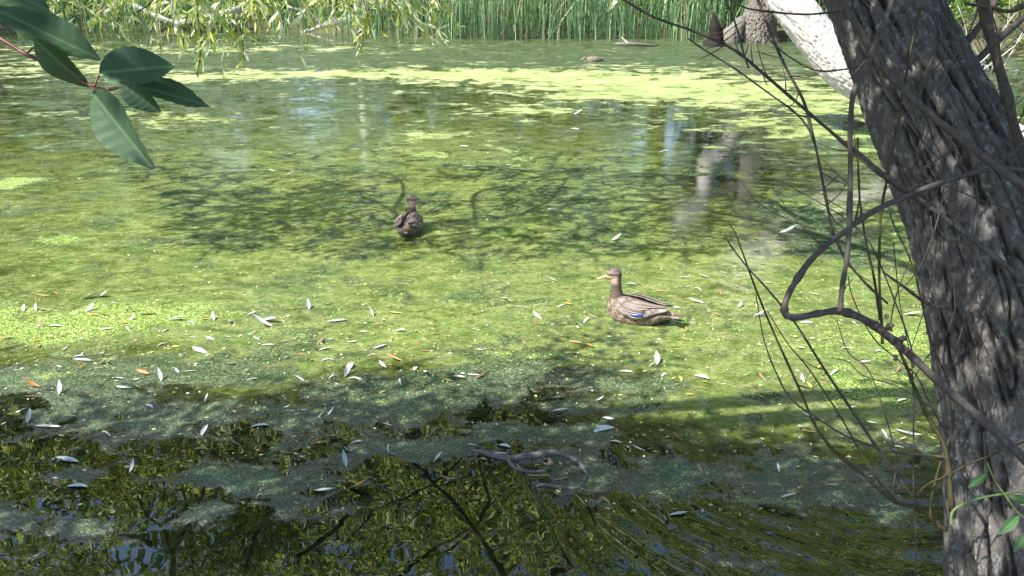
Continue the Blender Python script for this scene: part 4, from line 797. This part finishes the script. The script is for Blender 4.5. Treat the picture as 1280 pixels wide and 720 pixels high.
NL = """46,387,w,12,80;50,389,w,22,5;31,387,w,6,80;115,373,w,35,8;128,371,w,18,5;112,388,w,14,25;155,389,w,13,50;187,386,w,8,0;185,393,o,28,3;118,394,o,16,0;53,371,o,20,5;50,405,o,14,-25;68,408,w,20,-3;132,411,w,25,3;162,412,w,12,-50;165,400,w,8,30;100,425,w,10,0;8,424,o,18,2;48,427,y,22,15;48,434,o,12,50;144,428,y,12,20;153,405,o,18,10;220,401,b,24,-3;238,405,b,12,-25;267,399,w,10,-70;203,401,w,6,0;257,399,y,14,0;240,422,w,10,-10;262,423,w,12,-20;285,422,w,8,10;250,438,b,28,-20;205,431,w,24,20;218,434,y,12,-5;80,437,b,10,40;103,451,b,28,-8;98,446,b,20,5;74,459,w,9,-30;178,466,o,20,-20;199,474,w,10,-50;236,465,w,24,2;148,473,b,22,3;153,483,b,28,-12;170,475,w,12,20;75,490,b,12,70;69,486,o,12,30;258,500,w,11,60;314,475,b,14,20;185,508,b,16,-25;60,517,b,12,30;215,477,o,10,0;40,484,o,24,-2;36,525,w,12,60;60,534,w,40,-3;5,531,w,6,10;84,575,b,46,-12;95,609,b,34,-3;166,587,w,14,50;134,543,w,20,-40;256,541,b,18,50;270,527,w,12,10;236,541,y,10,80;385,385,b,10,-60;315,392,w,16,20;328,408,w,35,-4;335,403,w,28,-8;422,402,w,32,8;465,394,w,8,-45;495,392,y,20,2;470,407,o,14,0;500,415,w,16,-5;455,415,w,12,0;405,437,w,20,10;355,427,b,12,10;335,432,w,20,0;356,448,b,8,50;410,451,w,22,8;475,434,w,22,20;440,428,w,16,10;493,450,o,24,-8;438,459,w,10,70;434,468,w,12,50;444,475,w,24,-5;457,480,b,11,85;375,474,b,14,-30;316,475,b,16,15;520,463,w,12,60;530,468,w,10,-70;502,479,w,12,-80;592,468,w,28,-8;573,473,w,20,-15;601,472,o,16,20;560,477,o,14,0;520,487,o,14,15;478,491,y,10,20;359,511,b,12,-10;402,519,b,14,40;414,517,b,12,30;380,513,b,10,0;486,534,b,26,-25;446,555,b,18,-5;487,562,b,12,85;548,573,b,14,40;430,580,b,14,-60;402,611,b,38,0;325,533,b,28,3;590,556,b,16,-15;700,382,w,14,15;630,375,w,10,-30;672,397,w,14,-30;733,402,w,12,40;741,397,o,14,-10;870,378,w,24,-5;790,356,w,20,0;855,410,y,10,-40;845,437,y,8,0;821,453,b,14,-80;814,457,b,10,40;783,465,w,20,-5;783,460,o,10,0;830,469,b,8,40;850,475,y,8,-60;862,493,y,12,0;877,473,w,24,-20;880,479,y,8,-30;897,394,o,18,-10;905,481,y,10,0;855,347,w,14,-5;860,358,b,8,0;872,362,w,12,-20;906,343,w,14,0;880,346,w,20,-10;750,501,b,12,5;700,516,b,24,-8;720,428,o,20,-5;735,433,o,16,-30;715,442,o,20,3;625,352,o,12,0;690,352,w,16,0;857,425,o,12,-10;755,538,b,32,10;795,547,w,8,-70;835,547,w,8,20;770,554,w,24,-5;798,563,b,20,-10;625,568,b,22,0;630,558,b,20,-15;848,643,b,28,8;760,523,w,16,-5;950,496,y,16,-25;1043,467,w,12,30;1060,490,w,16,0;1088,496,w,16,2;1066,510,w,14,0;1036,490,w,10,10;1127,502,w,16,10;1003,476,w,10,-50;953,472,o,14,-50;1010,520,w,22,-20;997,536,w,12,60;1010,540,o,22,-3;1105,545,w,14,-45;1135,542,w,40,-8;1128,550,o,10,0;1124,560,w,16,-5;1040,607,y,20,0;985,623,w,24,0;972,588,w,8,-60;985,661,w,10,-40;1090,528,w,18,-15;988,616,o,8,0;940,606,o,8,0;985,291,w,30,0;945,296,o,14,-5;960,354,w,16,3;925,345,w,12,0;1018,368,w,16,-8;1010,403,w,25,3;950,395,w,18,0;970,406,o,14,0;1000,436,w,16,4;1060,437,w,24,0;945,402,o,10,0;1080,455,w,20,-6;1030,425,o,12,10;1100,440,w,14,10;1140,395,w,26,-5;363,219,w,14,0;636,206,w,12,0;545,264,w,12,10;690,263,w,16,-5;480,268,o,8,0;425,279,o,18,0;663,156,w,14,0;720,161,w,16,0;830,190,w,28,5;722,143,w,12,3;340,214,w,10,0;580,183,w,14,-3;770,300,w,14,10;795,314,w,12,0;680,297,o,14,0;640,330,o,12,6;740,312,o,12,-6;610,345,o,10,0;845,385,w,14,-10;826,364,o,14,5;650,410,o,12,0;560,420,o,12,10;600,438,w,12,-5;530,440,n,14,0;290,455,n,16,5;130,455,n,14,-8;415,500,n,16,4;640,520,n,18,-6;560,600,n,22,4;250,560,n,18,0;450,610,n,30,3;70,610,n,16,10;700,600,n,20,8"""
items = []
for s in NL.split(';'):
    a = s.split(','); items.append((float(a[0]), float(a[1]), a[2], float(a[3]), float(a[4])))
while len(items) < 288:
    zone = random.random()
    cx_, cy_ = random.choice(((110, 395), (220, 415), (330, 405), (60, 410), (450, 465), (500, 440), (870, 365), (900, 385), (700, 430), (1060, 470), (160, 470), (700, 385)))
    if zone < .85: px, py = random.gauss(cx_, 45), random.gauss(cy_, 12)
    else: px, py = random.uniform(0, 1100), random.uniform(480, 640)
    if py < 290 or py > 690 or any(abs(px - i[0]) < 9 and abs(py - i[1]) < 5 for i in items) or (740 < px < 850 and 335 < py < 412): continue
    items.append((px, py, random.choice('wbbooyynn'), random.uniform(4, 13), random.gauss(0, 22)))
col_word = {'w': 'pale', 'b': 'sky-tinted', 'o': 'orange', 'y': 'yellow', 'n': 'brown'}
def region(px, py):
    v = 'far above the ducks' if py < 300 else 'level with the near duck' if py < 372 else 'just below the ducks' if py < 420 else 'at the leafy shade edge' if py < 470 else 'on the shaded film' if py < 540 else 'on the dark mirror water'
    h = 'far left' if px < 213 else 'left of centre' if px < 426 else 'centre' if px < 640 else 'right of centre' if px < 853 else 'by the shoots'
    return v, h
words_n = ['first', 'second', 'third', 'fourth', 'fifth', 'sixth', 'seventh', 'eighth', 'ninth', 'tenth', 'eleventh', 'twelfth', 'thirteenth', 'fourteenth', 'fifteenth', 'sixteenth', 'seventeenth', 'eighteenth', 'nineteenth', 'twentieth']
byk = {}
for it in items: byk.setdefault((it[2], *region(it[0], it[1])), []).append(it)
for (c, v, h), L_ in byk.items():
    L_.sort()
    for i, (px, py, _, ln, ang) in enumerate(L_):
        a = R(ang); dx, dy = math.cos(a) * ln / 2, -math.sin(a) * ln / 2; A = on(px - dx, py - dy); B_ = on(px + dx, py + dy); d = B_ - A; L = min(max(d.length, .035), .19) * .86; ctr = on(px, py); L = min(L, .095) if abs(ang) > 38 and abs(ang) < 142 else L
        o = bpy.data.objects.new('fallen_leaf', random.choice(shapes[c])); COL.objects.link(o)
        rz_ = math.atan2(d.y, d.x) + (math.pi if random.random() < .5 else 0); tilt = random.uniform(-.06, .06) + (.25 if ln < 15 and abs(ang) > 40 else 0)
        o.rotation_euler = (random.gauss(0, .14), -abs(tilt), rz_); o.scale = (L, L * random.uniform(.95, 1.35), L)
        o.location = ctr - Vector((math.cos(rz_), math.sin(rz_), 0)) * L / 2 + Vector((0, 0, .006))
        tag(o, f'{words_n[i]} from the left of the {col_word[c]} leaves {v}, {h}' if len(L_) > 1 else f'the one {col_word[c]} leaf {v}, {h}', 'leaf', 'fallen willow leaves floating on the pond')
# crumbs of leaf and seed too small to count
n = 5200; PX = rng.uniform(-40, 1260, n); PY = np.concatenate([rng.normal(415, 55, n // 2), rng.uniform(130, 640, n - n // 2)]); ok = (PY > 110) & (PY < 700); PX, PY = PX[ok], PY[ok]
P = np.array([tuple(on(a, b_, .008)) for a, b_ in zip(PX, PY)]); D = rng.normal(size=P.shape); D[:, 2] *= .12
V, Q = leaf_cloud(P, D, rng.uniform(.012, .045, len(P)), rng.uniform(.006, .016, len(P))); V[:, 2] = np.clip(V[:, 2], .004, .02)
M_crumb = leaf_material('leaf_crumbs', [(0, (.3, .4, .12)), (.4, (.4, .44, .2)), (.55, (.6, .58, .45)), (.7, (.35, .18, .06)), (1, (.16, .1, .05))], .1)
tag(mesh_np('leaf_crumbs', V, Q, M_crumb), 'tiny scattered leaf crumbs and seeds floating across the pond', 'litter', kind='stuff')
print('spray leaves', n_sp, 'items', len(items))
